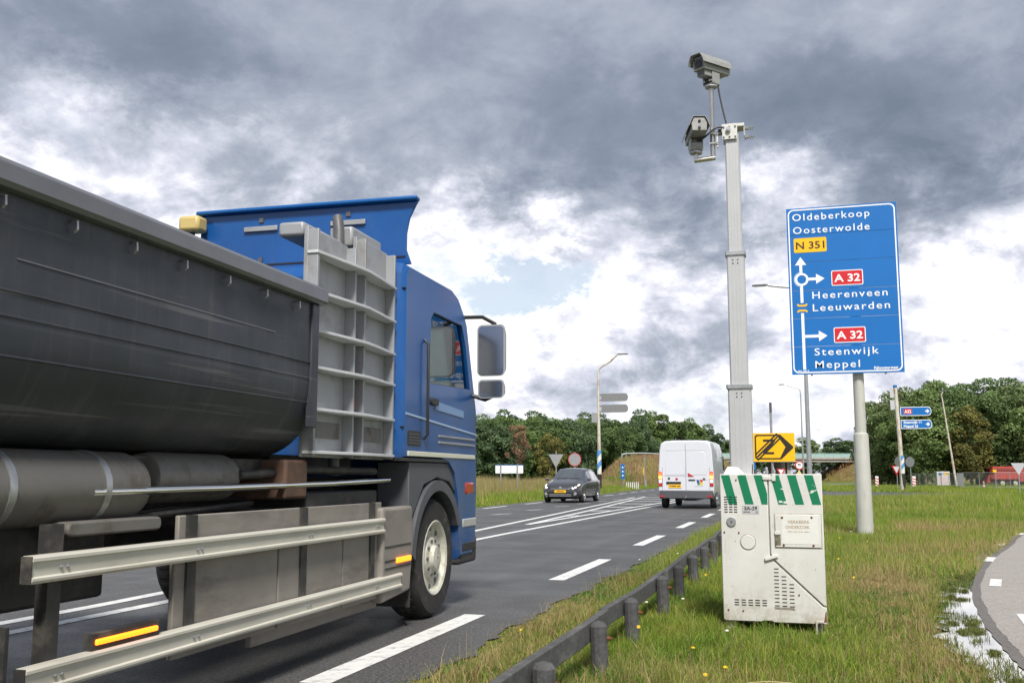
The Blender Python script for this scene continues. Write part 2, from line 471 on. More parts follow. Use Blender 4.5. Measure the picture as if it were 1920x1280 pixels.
# ------------------------------------------------------------------ lettering
def lettering(s, cap, material, parent, x, z, y, name='lettering', width=None, depth=.0015, spacing=1.0, align='LEFT', bold=0.0, rz=0.0, back=False):
    """text mesh standing in the XZ plane, facing -Y; cap = capital height; width = wanted total width"""
    cu = bpy.data.curves.new('t', 'FONT'); cu.body = s; cu.size = cap / 0.729; cu.extrude = depth; cu.offset = bold; cu.space_character = spacing
    cu.resolution_u = 3; cu.align_x = 'LEFT'
    ob = bpy.data.objects.new('t', cu); COL.objects.link(ob)
    bpy.context.view_layer.update()
    me = bpy.data.meshes.new_from_object(ob.evaluated_get(bpy.context.evaluated_depsgraph_get()))
    bpy.data.objects.remove(ob); bpy.data.curves.remove(cu)
    co = np.empty(len(me.vertices) * 3); me.vertices.foreach_get('co', co); co = co.reshape(-1, 3)
    x0, x1 = co[:, 0].min(), co[:, 0].max()
    k = (width / (x1 - x0)) if width else 1.0
    a = (co[:, 0] - x0) * k
    if align == 'CENTER': a -= (x1 - x0) * k / 2
    out = np.stack([x + a, np.full(len(co), y) - co[:, 2], z + co[:, 1]], -1)
    if back: out[:, 0] = 2 * x - out[:, 0]; out[:, 1] = y + co[:, 2]
    me.vertices.foreach_set('co', out.astype(np.float32).ravel()); me.materials.clear(); me.materials.append(material); me.name = name; me.update()
    o = bpy.data.objects.new(name, me); COL.objects.link(o); o.parent = parent
    return o


def fine_print(parent, x, z, y, width, h, material):
    """a line of print too small to read: a row of short strokes"""
    mb = MB(); q = x; r_ = random.Random(int(width * 1e5))
    while q < x + width - h * .3:
        w_ = h * r_.uniform(.35, .8)
        if r_.random() < .85: mb.box((q, y - .0006, z + h * r_.uniform(0, .2)), (min(q + w_ * .75, x + width), y + .0006, z + h * r_.uniform(.75, 1)))
        q += w_
    o = mb.build('fine_print', material, parent); o['kind'] = 'stuff'; return o


def rrect(x0, x1, z0, z1, r, n=5):
    p = []
    for cx, cz, a0 in ((x1 - r, z1 - r, 0), (x0 + r, z1 - r, 90), (x0 + r, z0 + r, 180), (x1 - r, z0 + r, 270)):
        for k in range(n + 1):
            a = R(a0 + 90 * k / n); p.append((cx + r * math.cos(a), cz + r * math.sin(a)))
    return p


def frame_ring(mb, outer, inner, y0, y1):
    """flat ring between two polygons of equal vertex count in XZ, from y0 to y1"""
    n = len(outer)
    vs = [(x, y0, z) for x, z in outer] + [(x, y0, z) for x, z in inner] + [(x, y1, z) for x, z in outer] + [(x, y1, z) for x, z in inner]
    fs = []
    for i in range(n):
        j = (i + 1) % n
        fs += [(i, j, n + j, n + i), (2 * n + i, 3 * n + i, 3 * n + j, 2 * n + j), (i, 2 * n + i, 2 * n + j, j), (n + i, n + j, 3 * n + j, 3 * n + i)]
    return mb.add(vs, fs)


# ------------------------------------------------------------------ low wooden guard fence
M['wood'] = mat('weathered tarred wood', (.066, .066, .068), .85, var=.35, vscale=18, bump=.5, bscale=45, dirt=((.15, .15, .145), .38, 10), streak=(1, 1, .35))
M['rail'] = mat('weathered rail board', (.078, .077, .076), .85, var=.3, vscale=14, bump=.5, bscale=50, dirt=((.17, .165, .155), .40, 8), streak=(1, .25, 1))
fence = thing('guard_fence', (-1.22, 0, 0), 'low dark wooden guard fence of round posts and rail along the grass verge', 'fence')
post_y = [1.9, 3.35, 4.76, 6.17, 7.39, 8.97, 10.2, 11.55, 12.9, 14.25, 15.6, 17.0, 18.4, 19.8]
for i, y in enumerate(post_y):
    mb = MB(); r0 = .056 + rnd.uniform(-.003, .003)
    mb.lathe([(r0, -.12), (r0, .296), (r0 - .016, .316), (.012, .326)], n=10)
    lean = Matrix.Rotation(R(rnd.uniform(-2, 2)), 3, 'X') @ Matrix.Rotation(R(rnd.uniform(-1.5, 1.5)), 3, 'Y')
    mb.v = [tuple(lean @ Vector(v)) for v in mb.v]
    p = mb.build('post', M['wood'], fence, loc=(rnd.uniform(-.008, .008), y, rnd.uniform(-.012, .012)))
    b = MB(); b.tube([(.045, 0, .225), (.064, 0, .225)], .012, 8); b.tube([(.06, 0, .225), (.078, 0, .225)], .006, 6)
    b.build('bolt', M['rust'], p)
joints = [-.5, 3.55, 6.78, 9.56, 12.25, 14.9, 17.6, 20.2]
for i, (a, b_) in enumerate(zip(joints[:-1], joints[1:])):
    mb = MB(); rings = []
    n = 9; kick = rnd.uniform(.006, .02)
    for k in range(n):
        t_ = k / (n - 1); y = a + .012 + (b_ - a - .024) * t_
        ox = -.084 - kick * math.sin(math.pi * t_) + (.03 * (1 - t_) ** 4 if i % 2 else -.022 * (1 - t_) ** 3)
        dzz = .010 * math.sin(t_ * 5 + i) + (.012 if i % 2 else 0)
        rings.append([(ox - .025, y, .185 + dzz), (ox + .025, y, .185 + dzz), (ox + .025, y, .305 + dzz), (ox - .025, y, .305 + dzz)])
    mb.loft(rings).build('rail', M['rail'], fence, bevel=.005)

# ------------------------------------------------------------------ survey cabinet
def cabinet_paint():
    m = bpy.data.materials.new('chipped white cabinet paint'); m.use_nodes = True; t = m.node_tree; b = t.nodes['Principled BSDF']
    co = t.nodes.new('ShaderNodeTexCoord').outputs['Object']
    sep = t.nodes.new('ShaderNodeSeparateXYZ'); t.links.new(co, sep.inputs[0])
    base = ramp(t, noise(t, co, 3.5, 5, .6), [(.3, (.55, .54, .505)), (.7, (.65, .645, .62))])
    mp = t.nodes.new('ShaderNodeMapping'); mp.inputs['Scale'].default_value = (7, 7, 1.2); t.links.new(co, mp.inputs[0])
    st = noise(t, mp.outputs[0], 2.2, 7, .7).rng(.56, .78)
    low = N(t, sep.outputs[2]).rng(.0, .50, .95, 0.0)
    c = mixc(t, st * .45, base, (.36, .33, .26))
    c = mixc(t, low * noise(t, co, 7, 6, .7).rng(.38, .66), c, (.34, .31, .24))
    scr = noise(t, mp.outputs[0], 9, 2, .5).rng(.735, .75)
    c = mixc(t, scr * .6, c, (.22, .20, .17))
    # rust chips
    ch = noise(t, co, 26, 6, .72).rng(.655, .68)
    c = mixc(t, ch, c, (.10, .075, .055))
    sm = noise(t, co, 5, 4, .7).rng(.54, .76) * .45
    c = mixc(t, sm, c, (.45, .42, .36))
    t.links.new(c, b.inputs['Base Color']); b.inputs['Roughness'].default_value = .5
    bn = t.nodes.new('ShaderNodeBump'); bn.inputs['Strength'].default_value = .25; bn.inputs['Distance'].default_value = .004
    t.links.new((noise(t, co, 6, 3, .5) + ch * -.6).s, bn.inputs['Height']); t.links.new(bn.outputs[0], b.inputs['Normal'])
    return m
M['cabinet'] = cabinet_paint()
def decal(name, col, thr=.60):
    m = bpy.data.materials.new(name); m.use_nodes = True; t = m.node_tree; b = t.nodes['Principled BSDF']
    co = t.nodes.new('ShaderNodeTexCoord').outputs['Object']
    mp = t.nodes.new('ShaderNodeMapping'); mp.inputs['Scale'].default_value = (1, 1, 2.6); mp.inputs['Rotation'].default_value = (0, R(25), 0); t.links.new(co, mp.inputs[0])
    k = noise(t, mp.outputs[0], 9, 3, .55).rng(thr, thr + .012)
    t.links.new(mixc(t, k, col, (.66, .65, .61)), b.inputs['Base Color']); b.inputs['Roughness'].default_value = .45
    return m
M['green'] = decal('chipped green stripe', (.0, .17, .075), .635)
M['slot'] = mat('dark slot', (.012, .011, .01), .9)
M['rustdrip'] = mat('grimy metal', (.20, .17, .13), .7, var=.4, vscale=20)

cab = thing('roadside_cabinet', (-.25, 8.25, 0), 'white metal roadside cabinet with green diagonal stripes standing in the grass', 'cabinet')
mb = MB(); mb.box((-.390, .022, .078), (.390, .62, 1.208)); body = mb.build('cabinet_body', M['cabinet'], cab, bevel=.012)
LP = [(-.392, .075), (-.372, .066), (-.10, .066), (-.085, .074), (-.02, .074), (-.008, .064), (.392, .064), (.392, .190), (.368, .192), (-.014, .552), (-.024, .59), (-.024, 1.211), (-.392, 1.211)]
DP = [(.392, .200), (.373, .203), (-.002, .558), (-.013, .595), (-.013, 1.211), (.392, 1.211)]
MB().prism([(x, z) for x, z in LP], 1, 0, .02).build('front_panel', M['cabinet'], cab, bevel=.005)
door = MB().prism(DP, 1, -.002, .02).build('door', M['cabinet'], cab, bevel=.005)
for i in range(6):
    x0 = -.384 + .1285 * i; x1 = min(x0 + .067, .386)
    yo = -.0035 if i >= 3 else -.0018
    pl = [(x0, 1.203), (x1, 1.203), (min(x1 + .056, .391), .973), (x0 + .056, .973)]
    if i == 2: pl = [(x0, 1.203), (x1 - .005, 1.203), (-.026, 1.06), (-.026, .973), (x0 + .056, .973)]
    MB().prism(pl, 1, yo, yo + .002).build('stripe', M['green'], cab)
def slots(name, xs_, zs_, w, h, y=-.0012, r=0):
    sm_ = MB().box((0, y, 0), (w, y + .004, h)).mesh('vent_slot', M['slot'])
    for x in xs_:
        for z in zs_:
            o = bpy.data.objects.new('vent_slot', sm_); COL.objects.link(o); o.parent = cab; o.location = (x, 0, z)

def slots_old(name, xs_, zs_, w, h, y=-.0012, r=0):
    mb = MB()
    for x in xs_:
        for z in zs_(x) if callable(zs_) else zs_:
            mb.box((x, y, z), (x + w, y + .004, z + h))
    return mb.build(name, M['slot'], cab)
slots('vent_grille', [-.363, -.325, -.288], [.910 + .0197 * k for k in range(7)], .026, .0055, -.0042)
slots('vent_grille', [-.304, -.250, -.197, -.144, -.090], [.186 + .019 * k for k in range(3)], .035, .008)
slots('vent_grille', [.006], [.188 + .0282 * k for k in range(11)], .035, .0075)
slots('vent_grille', [.062], [.186 + .0282 * k for k in range(9)], .035, .0075)
slots('vent_grille', [.119], [.184 + .0282 * k for k in range(7)], .035, .0075)
lock = MB().lathe([(.038, 0), (.038, -.008), (.034, -.012), (.005, -.012)], (-.311, 0, .834), 1, 20).build('lock_disc', M['steel'], cab, smooth=40)
MB().lathe([(.006, -.0125), (.005, -.0155), (.001, -.0155)], (-.311, 0, .834), 1, 10).build('keyhole', M['slot'], lock)
mb = MB()
frame_ring(mb, [(-.186 + .062 * math.cos(R(a)), .676 + .062 * math.sin(R(a))) for a in range(0, 360, 12)], [(-.186 + .058 * math.cos(R(a)), .676 + .058 * math.sin(R(a))) for a in range(0, 360, 12)], -.0015, .002)
cap_ = MB().lathe([(.0575, .002), (.0575, -.004), (.053, -.0075), (.004, -.0085)], (-.186, 0, .676), 1, 28).build('round_cover', M['cabinet'], cab, smooth=30)
mb.build('cover_ring', M['rustdrip'], cap_)
badge = MB().box((-.224, -.0025, .899), (-.091, .001, .965)).build('number_plate', mat('grey label', (.44, .44, .45), .5, var=.05), cab)
lettering('SA-29', .028, M['black'], badge, -.157, .929, -.0030, width=.098, align='CENTER', bold=.0006)
fine_print(badge, -.214, .908, -.0030, .05, .010, M['darkgrey']); fine_print(badge, -.118, .906, -.0030, .018, .014, M['darkgrey'])
# access hatch with a worn notice
MB().box((.018, -.0045, .633), (.380, .0, .905)).build('hatch_frame', mat('dirty hatch edge', (.40, .38, .32), .6, var=.25, vscale=30, dirt=((.12, .09, .05), .5, 15)), cab, bevel=.003)
hatch = MB().box((.026, -.012, .641), (.372, -.001, .897)).build('hatch', M['cabinet'], cab, bevel=.008)
notice = MB().prism(rrect(.075, .352, .668, .885, .006), 1, -.0138, -.0122).build('notice', mat('faded notice', (.68, .68, .64), .35, var=.05, coat=.3), hatch)
M['fadedprint'] = mat('faded orange print', (.34, .25, .16), .6, var=.25, vscale=25)
lettering('VERKEERS-', .024, M['fadedprint'], notice, .122, .828, -.0142, width=.172, bold=.0005, depth=.0004)
lettering('ONDERZOEK', .024, M['fadedprint'], notice, .106, .788, -.0142, width=.182, bold=.0005, depth=.0004)
fine_print(notice, .122, .760, -.0142, .165, .008, M['fadedprint'])
for x, z in ((.082, .872), (.305, .875), (.088, .660), (.312, .660)):
    MB().lathe([(.009, 0), (.009, -.016), (.006, -.019), (.001, -.019)], (x, 0, z), 1, 10).build('screw', M['rust'], hatch)
MB().box((.024, -.010, .655), (.066, -.0125, .742)).build('hatch_recess', mat('mossy recess', (.16, .15, .10), .9, var=.6, vscale=40), hatch)
MB().prism(rrect(.02, .064, .738, .764, .01), 1, -.016, -.005).build('latch', M['cabinet'], hatch, bevel=.002)
# door lever, hinge cap at the top
Mx = Matrix.Translation((-.010, -.010, .560)) @ Matrix.Rotation(R(-18), 4, 'Y')
MB().box((-.052, -.010, -.012), (.052, .010, .012), Mx).build('door_lever', M['cabinet'], cab, bevel=.004)
mb = MB(); mb.box((-.060, -.012, 1.165), (.030, .0, 1.196)); mb.box((.012, -.014, 1.155), (.042, -.001, 1.214)); mb.build('top_hinge', M['cabinet'], cab, bevel=.004)
for x, z in ((-.265, 1.165), (-.368, .752), (-.255, .750), (-.352, .150), (-.238, .146), (.19, .28)):
    MB().lathe([(.007, 0), (.007, -.006), (.002, -.007)], (x, 0, z), 1, 8).build('rivet', M['rust'], cab)
MB().prism([(.365, .08), (.389, .08), (.389, .165), (.380, .150), (.372, .10)], 1, -.0016, .001).build('rust_patch', M['rust'], cab)
MB().prism([(.002, .165), (.155, .160), (.150, .178), (.12, .181), (.06, .179), (.0, .184)], 1, -.0006, .001).build('soot_stain', mat('soot', (.24, .21, .17), .9, var=.4, vscale=25), cab)
for x0, y0, x1, z0 in ((-.372, .04, -.30, .012), (.305, -.01, .365, -.075), (-.36, .5, -.30, -.02), (.30, .5, .36, -.02)):
    f = MB(); f.box((x0, y0, -.08), (x1, y0 + .06, .09)); f.build('foot', M['cabinet'], cab, bevel=.004)
MB().tube([(.335, .02, -.05), (.335, .02, .1)], .02, 10).build('jack', M['steel'], cab)
MB().tube([(.345, -.02, .02), (.345, -.02, .075)], .022, 10).build('jack', M['rubber'], cab)
cp = MB().loft([[(-.37, .05, 1.209), (-.20, .05, 1.209), (-.20, .26, 1.209), (-.37, .26, 1.209)], [(-.34, .10, 1.27), (-.25, .09, 1.265), (-.26, .2, 1.268), (-.33, .2, 1.275)]])
cp.build('top_cover', M['cabinet'], cab, bevel=.006)
MB().tube([(-.14, .10, 1.2), (-.138, .10, 1.29)], .004, 6).build('antenna', M['black'], cab)
mb = MB()
for x in (-.028, .028): mb.tube([(x, .1, 1.205), (x + .002, .1, 1.235), (x - .006, .1, 1.268)], [.011, .012, .006], 8)
mb.build('plug', M['steel'], cab, smooth=40)

# ------------------------------------------------------------------ telescopic mast
M['mast'] = mat('anodised mast', (.50, .505, .51), .42, .35, var=.05, vscale=5, dirt=((.40, .40, .39), .25, 3), streak=(6, 6, .6))
mast = thing('telescopic_mast', (-.48, 8.62, 1.15), 'tall square telescopic grey mast rising from the striped cabinet', 'mast')
def rect_ring(x0, x1, y0, y1, z, c=.012):
    return [(x0 + c, y0, z), (x1 - c, y0, z), (x1, y0 + c, z), (x1, y1 - c, z), (x1 - c, y1, z), (x0 + c, y1, z), (x0, y1 - c, z), (x0, y0 + c, z)]
secs = [(.094, .0, .79, 'a'), (.074, .79, 1.935, 'b'), (.061, 1.935, 3.0, 'c')]
for hw, z0, z1, _ in secs:
    s_ = MB().loft([rect_ring(-hw - .005, hw - .005, -hw * .9, hw * .9, z0), rect_ring(-hw - .005, hw - .005, -hw * .9, hw * .9, z1)]).build('mast_section', M['mast'], mast, smooth=30)
    fl = MB()                                              # shallow extrusion ribs on the front
    for x in (-hw * .45, 0, hw * .4): fl.box((x - .003, -hw * .9 - .002, z0 + .01), (x + .001, -hw * .9 + .001, z1 - .01))
    fl.build('rib', M['mast'], s_)
    if z1 < 3:
        k = hw + .012
        MB().loft([rect_ring(-k - .005, k - .005, -k * .92, k * .92, z1 - .015), rect_ring(-k - .005, k - .005, -k * .92, k * .92, z1 + .016)]).build('collar', M['steel'], mast)
        for x in (-.025, .015):
            for dz_ in (.055, .085):
                MB().lathe([(.006, 0), (.006, -.005), (.002, -.006)], (x, -hw * .9, z1 - dz_), 1, 8).build('bolt', M['darkgrey'], s_)
T = 3.0
hd = MB()
hd.box((-.085, -.078, T - .055), (.045, -.070, T + .085)); hd.box((-.085, .065, T - .055), (.045, .073, T + .085))
hd.box((-.085, -.070, T + .078), (.105, .065, T + .085)); hd.box((-.092, -.07, T + .02), (-.085, .065, T + .085))
hd.box((.045, -.078, T + .055), (.105, .073, T + .078)); hd.box((.099, -.07, T - .03), (.105, .065, T + .055))
head = hd.build('mast_head', M['cabinet'], mast, bevel=.003)
for x in (-.068, -.02, .03):
    for z in (T - .03, T + .06):
        MB().lathe([(.008, 0), (.008, -.010), (.004, -.012)], (x, -.078, z), 1, 8).build('bolt', M['steel'], head)
mb = MB(); mb.tube([(-.03, -.078, T + .03), (-.03, -.10, T + .03)], .022, 12); mb.tube([(-.03, -.10, T + .03), (-.03, -.108, T + .03)], .012, 8)
mb.build('cable_gland', M['steel'], head, smooth=40)
for z in (T + .045, T - .035):
    c_ = MB(); c_.box((.105, -.05, z - .012), (.14, -.02, z + .012)); c_.tube([(.105, -.035, z), (.185, -.035, z)], .005, 6); c_.box((.15, -.055, z - .016), (.156, -.015, z + .016)); c_.box((.166, -.052, z - .014), (.172, -.018, z + .014))
    c_.build('clamp', M['stainless'], mast)
MB().box((.108, -.036, T - .07), (.111, -.034, T + .06)).build('clamp_strap', M['steel'], mast)
PX = -.165
pipe = MB().tube([(PX - .005, -.04, T + .44), (PX - .005, -.04, T - .215)], .0215, 16).build('pipe', M['stainless'], mast, smooth=40)
MB().tube([(PX + .014, -.04, T - .20), (PX - .165, -.055, T - .215)], .021, 16).build('pipe_arm', M['stainless'], mast, smooth=40)
MB().tube([(PX - .15, -.055, T - .22), (PX - .15, -.055, T - .15)], .02, 12).build('arm_socket', M['stainless'], mast, smooth=40)
for z in (T + .01, T - .075):
    c_ = MB(); c_.box((PX - .035, -.075, z - .006), (PX + .03, -.066, z + .006)); c_.box((PX + .022, -.08, z - .006), (PX + .030, .0, z + .006)); c_.tube([(PX - .05, -.07, z), (PX + .055, -.07, z)], .004, 6)
    c_.build('clamp', M['steel'], mast)
MB().box((PX + .03, -.06, T - .11), (PX + .045, -.03, T + .03)).build('bracket', M['cabinet'], mast)
MB().box((PX + .045, -.06, T + .0), (-.085, -.03, T + .05)).build('bracket', M['black'], mast)
def bez(p0, p1, p2, p3, n=14):
    p0, p1, p2, p3 = map(Vector, (p0, p1, p2, p3))
    return [p0 * (1 - t) ** 3 + 3 * p1 * t * (1 - t) ** 2 + 3 * p2 * t * t * (1 - t) + p3 * t ** 3 for t in [k / (n - 1) for k in range(n)]]
MB().tube(bez((-.115, -.02, T + .49), (-.10, -.02, T + .35), (-.07, -.04, T + .2), (-.045, -.05, T + .085)), .0075, 8).build('cable', M['black'], mast, smooth=40)
MB().tube(bez((-.07, -.07, T + .055), (-.16, -.10, T + .09), (-.20, -.11, T - .04), (-.30, -.09, T - .05)), .0085, 8).build('cable', M['black'], mast, smooth=40)

# ------------------------------------------------------------------ two housing cameras
M['housing'] = mat('camera housing grey', (.27, .275, .265), .5, var=.12, vscale=10, dirt=((.15, .145, .125), .40, 12))
M['lensglass'] = mat('lens glass', (.01, .011, .013), .05, coat=1)
def camera_thing(loc, yaw, pitch, label, hood=.34):
    """built pointing along -Y, origin at the mount"""
    t = thing('surveillance_camera', loc, label, 'camera', group=None)
    E_ = Euler((R(pitch), 0, R(yaw)), 'XYZ').to_matrix().to_4x4()
    up_ = Matrix.Translation((0, 0, .19)) @ E_
    def put(mb, name, m, parent=t, **k):
        mb.v = [tuple(up_ @ Vector(v)) for v in mb.v]; return mb.build(name, m, parent, **k)
    sec = lambda y, k=1: [(-.062 * k, y, -.055 * k), (.062 * k, y, -.055 * k), (.068 * k, y, .015 * k), (.045 * k, y, .062 * k), (-.045 * k, y, .062 * k), (-.068 * k, y, .015 * k)]
    hs = put(MB().loft([sec(-.165), sec(.19)]), 'housing', M['housing'], bevel=.004)
    win = put(MB().box((-.045, -.168, -.035), (.045, -.163, .045)), 'window', M['lensglass'], hs)
    put(MB().tube([(0, -.164, .0), (0, -.172, .0)], .032, 18), 'lens', M['black'], hs)
    roof = lambda y, z: [(-.090, y, -.012 + z), (-.078, y, .028 + z), (-.052, y, .074 + z), (.052, y, .074 + z), (.078, y, .028 + z), (.090, y, -.012 + z),
                         (.086, y, -.012 + z), (.074, y, .026 + z), (.050, y, .070 + z), (-.050, y, .070 + z), (-.074, y, .026 + z), (-.086, y, -.012 + z)]
    put(MB().loft([roof(-.165 - (hood - .30), .006), roof(.20, .002)]), 'sun_hood', M['housing'])
    ib = put(MB().box((-.045, -.14, -.105), (.045, .0, -.057)), 'infrared_box', M['housing'], bevel=.003)
    led = MB()
    for i in range(4):
        for k in range(2): led.box((-.038 + .020 * i, -.1415, -.098 + .018 * k), (-.024 + .020 * i, -.139, -.085 + .018 * k))
    put(led, 'lamp_grid', M['lensglass'], ib)
    put(MB().tube([(.0, .19, -.02), (.0, .235, -.03)], .012, 10), 'cable_gland', M['steel'], smooth=40)
    hb = put(MB().lathe([(.012, .19), (.012, .2), (.003, .205)], (0, 0, .03), 1, 10), 'latch', M['black'])
    # pan-tilt mount (not pitched)
    m2 = MB(); Ey = Matrix.Rotation(R(yaw), 4, 'Z')
    m2.box((-.05, -.045, .02), (.05, .055, .028), Ey); m2.box((-.055, -.045, .025), (-.047, .055, .13), Ey); m2.box((.047, -.045, .025), (.055, .055, .13), Ey); m2.box((-.05, .045, .025), (.05, .052, .09), Ey)
    mt = m2.build('mount', M['housing'], t, bevel=.002)
    MB().lathe([(.052, 0), (.056, .004), (.056, .016), (.045, .021), (.03, .022)], n=20).build('mount_disc', M['steel'], t, smooth=40)
    for x in (-.03, .03):
        b = MB(); b.tube([(x, -.045, .05), (x, -.058, .05)], .010, 8); b.v = [tuple(Ey @ Vector(v)) for v in b.v]; b.build('bolt', M['steel'], mt)
    return t
camera_thing((-.48 + PX - .005, 8.58, 1.15 + T + .44), -34, 4, 'weatherproof grey camera at the very top of the steel pipe, lens towards us', .34)
camera_thing((-.48 + PX - .15, 8.565, 1.15 + T - .155), 196, 4, 'weatherproof grey camera on the short side arm, back turned, cable hanging', .34)

# ------------------------------------------------------------------ big blue direction sign
sign = thing('direction_sign', (1.22, 22.42, 0), 'large blue direction sign with white place names on one thick grey post', 'sign')
SX, SY = -.22, -.22      # panel centre offset from the post, panel face
zs_ = [3.343, 3.951, 4.563, 5.179, 5.80, 6.41, 7.012]
for a, b_ in zip(zs_[:-1], zs_[1:]):
    MB().box((SX - 1.135, SY, a + .004), (SX + 1.135, SY + .035, b_ - .004)).build('panel', M['signblue'], sign)
brd = MB(); frame_ring(brd, rrect(SX - 1.105, SX + 1.105, 3.375, 6.982, .12, 6), rrect(SX - 1.078, SX + 1.078, 3.402, 6.955, .098, 6), SY - .003, SY + .001)
brd.build('border', M['signwhite'], sign)
ft = SY - .003
W_ = M['signwhite']
for s_, x, z, w in (('Oldeberkoop', -1.010, 6.729, 1.60), ('Oosterwolde', -1.005, 6.437, 1.585), ('Heerenveen', -.655, 4.985, 1.53), ('Leeuwarden', -.655, 4.712, 1.565), ('Steenwijk', -.655, 3.752, 1.30), ('Meppel', -.65, 3.478, .905)):
    lettering(s_, .160, W_, sign, SX + x, z, ft, width=w, spacing=1.22, bold=.0012)
lettering('Rijkswaterstaat', .062, W_, sign, SX + .535, 3.42, ft, width=.475, bold=.002)
fine_print(sign, SX - 1.01, 3.412, ft, .23, .028, W_)
box_ = MB().prism(rrect(SX - 1.0, SX - .318, 6.014, 6.334, .03), 1, SY - .005, SY + .001).build('road_number_plate', M['signyellow'], sign, label='yellow plate reading N 351')
lettering('N 351', .165, mat('sign brown black', (.05, .02, .012), .5), box_, SX - .955, 6.093, SY - .0065, width=.595, bold=.004)
for zc in (5.413, 4.173):
    p = MB().prism(rrect(SX - .247, SX + .40, zc - .167, zc + .167, .035), 1, SY - .004, SY + .001).build('road_number_plate', W_, sign, label='red plate with white rim reading A 32')
    MB().prism(rrect(SX - .229, SX + .382, zc - .149, zc + .149, .022), 1, SY - .006, SY - .003).build('red_field', M['signred'], p)
    lettering('A 32', .168, W_, p, SX - .19, zc - .083, SY - .0075, width=.53, bold=.005)
ar = MB(); X0 = SX - .872
def flat(mb, poly): return mb.prism(poly, 1, SY - .0035, SY + .001)
flat(ar, [(X0, 5.915), (X0 - .118, 5.737), (X0 - .030, 5.737), (X0 - .030, 5.545), (X0 + .030, 5.545), (X0 + .030, 5.737), (X0 + .118, 5.737)])
ar.build('arrow', W_, sign)
rg = MB(); frame_ring(rg, [(X0 + .01 + .142 * math.cos(R(a)), 5.42 + .142 * math.sin(R(a))) for a in range(0, 360, 10)], [(X0 + .01 + .095 * math.cos(R(a)), 5.42 + .095 * math.sin(R(a))) for a in range(0, 360, 10)], SY - .0045, SY + .001)
rg.build('roundabout_ring', W_, sign)
g2 = MB(); arc = [R(a) for a in range(95, 266, 10)]
for a, b_ in zip(arc[:-1], arc[1:]):
    flat(g2, [(X0 + .01 + r_ * math.cos(q), 5.42 + r_ * math.sin(q)) for r_, q in ((.162, a), (.162, b_), (.152, b_), (.152, a))])
g2.build('roundabout_arc', W_, sign)
a2 = MB(); flat(a2, [(X0 + .15, 5.45), (X0 + .31, 5.45), (X0 + .31, 5.53), (X0 + .485, 5.42), (X0 + .31, 5.31), (X0 + .31, 5.39), (X0 + .15, 5.39)]); a2.build('arrow', W_, sign)
a3 = MB(); flat(a3, [(X0 - .03, 5.28), (X0 + .03, 5.28), (X0 + .03, 4.905), (X0 - .03, 4.905)]); a3.build('route_line', W_, sign)
a4 = MB(); flat(a4, [(X0 - .03, 4.68), (X0 + .03, 4.68), (X0 + .03, 3.455), (X0 - .03, 3.455)]); a4.build('route_line', W_, sign)
a5 = MB(); flat(a5, [(X0 + .032, 4.20), (X0 + .32, 4.20), (X0 + .32, 4.285), (X0 + .495, 4.17), (X0 + .32, 4.055), (X0 + .32, 4.14), (X0 + .032, 4.14)]); a5.build('arrow', W_, sign)
for zc, s_ in ((4.845, 1), (4.735, -1)):
    o_ = MB(); flat(o_, [(X0 - .075, zc - .022 * s_), (X0 + .075, zc - .022 * s_), (X0 + .115, zc + .02 * s_), (X0 + .092, zc + .045 * s_), (X0 + .062, zc + .018 * s_), (X0 - .062, zc + .018 * s_), (X0 - .092, zc + .045 * s_), (X0 - .115, zc + .02 * s_)])
    o_.build('viaduct_symbol', M['signyellow'], sign)
M['post'] = mat('painted post', (.47, .47, .43), .5, .1, var=.06, vscale=3, dirt=((.33, .33, .29), .35, 3), streak=(4, 4, .7), bump=.1, bscale=30)
MB().lathe([(.172, -.3), (.168, 0), (.152, 2.02), (.146, 2.07), (.115, 2.10), (.113, 3.3)], n=28).build('post', M['post'], sign, smooth=30)
MB().lathe([(.113, 3.3), (.105, 6.6), (.02, 6.62)], n=24).build('upper_post', M['post'], sign, smooth=30)
for z in (3.6, 4.25, 4.9, 5.5, 6.1, 6.7):
    MB().box((SX - .95, SY + .036, z - .03), (SX + .95, SY + .075, z + .03)).build('back_rail', M['alu'], sign)
for x in (-.75, .74): MB().box((SX + x, SY + .005, 3.318), (SX + x + .04, SY + .06, 3.3425)).build('clip', M['darkgrey'], sign)

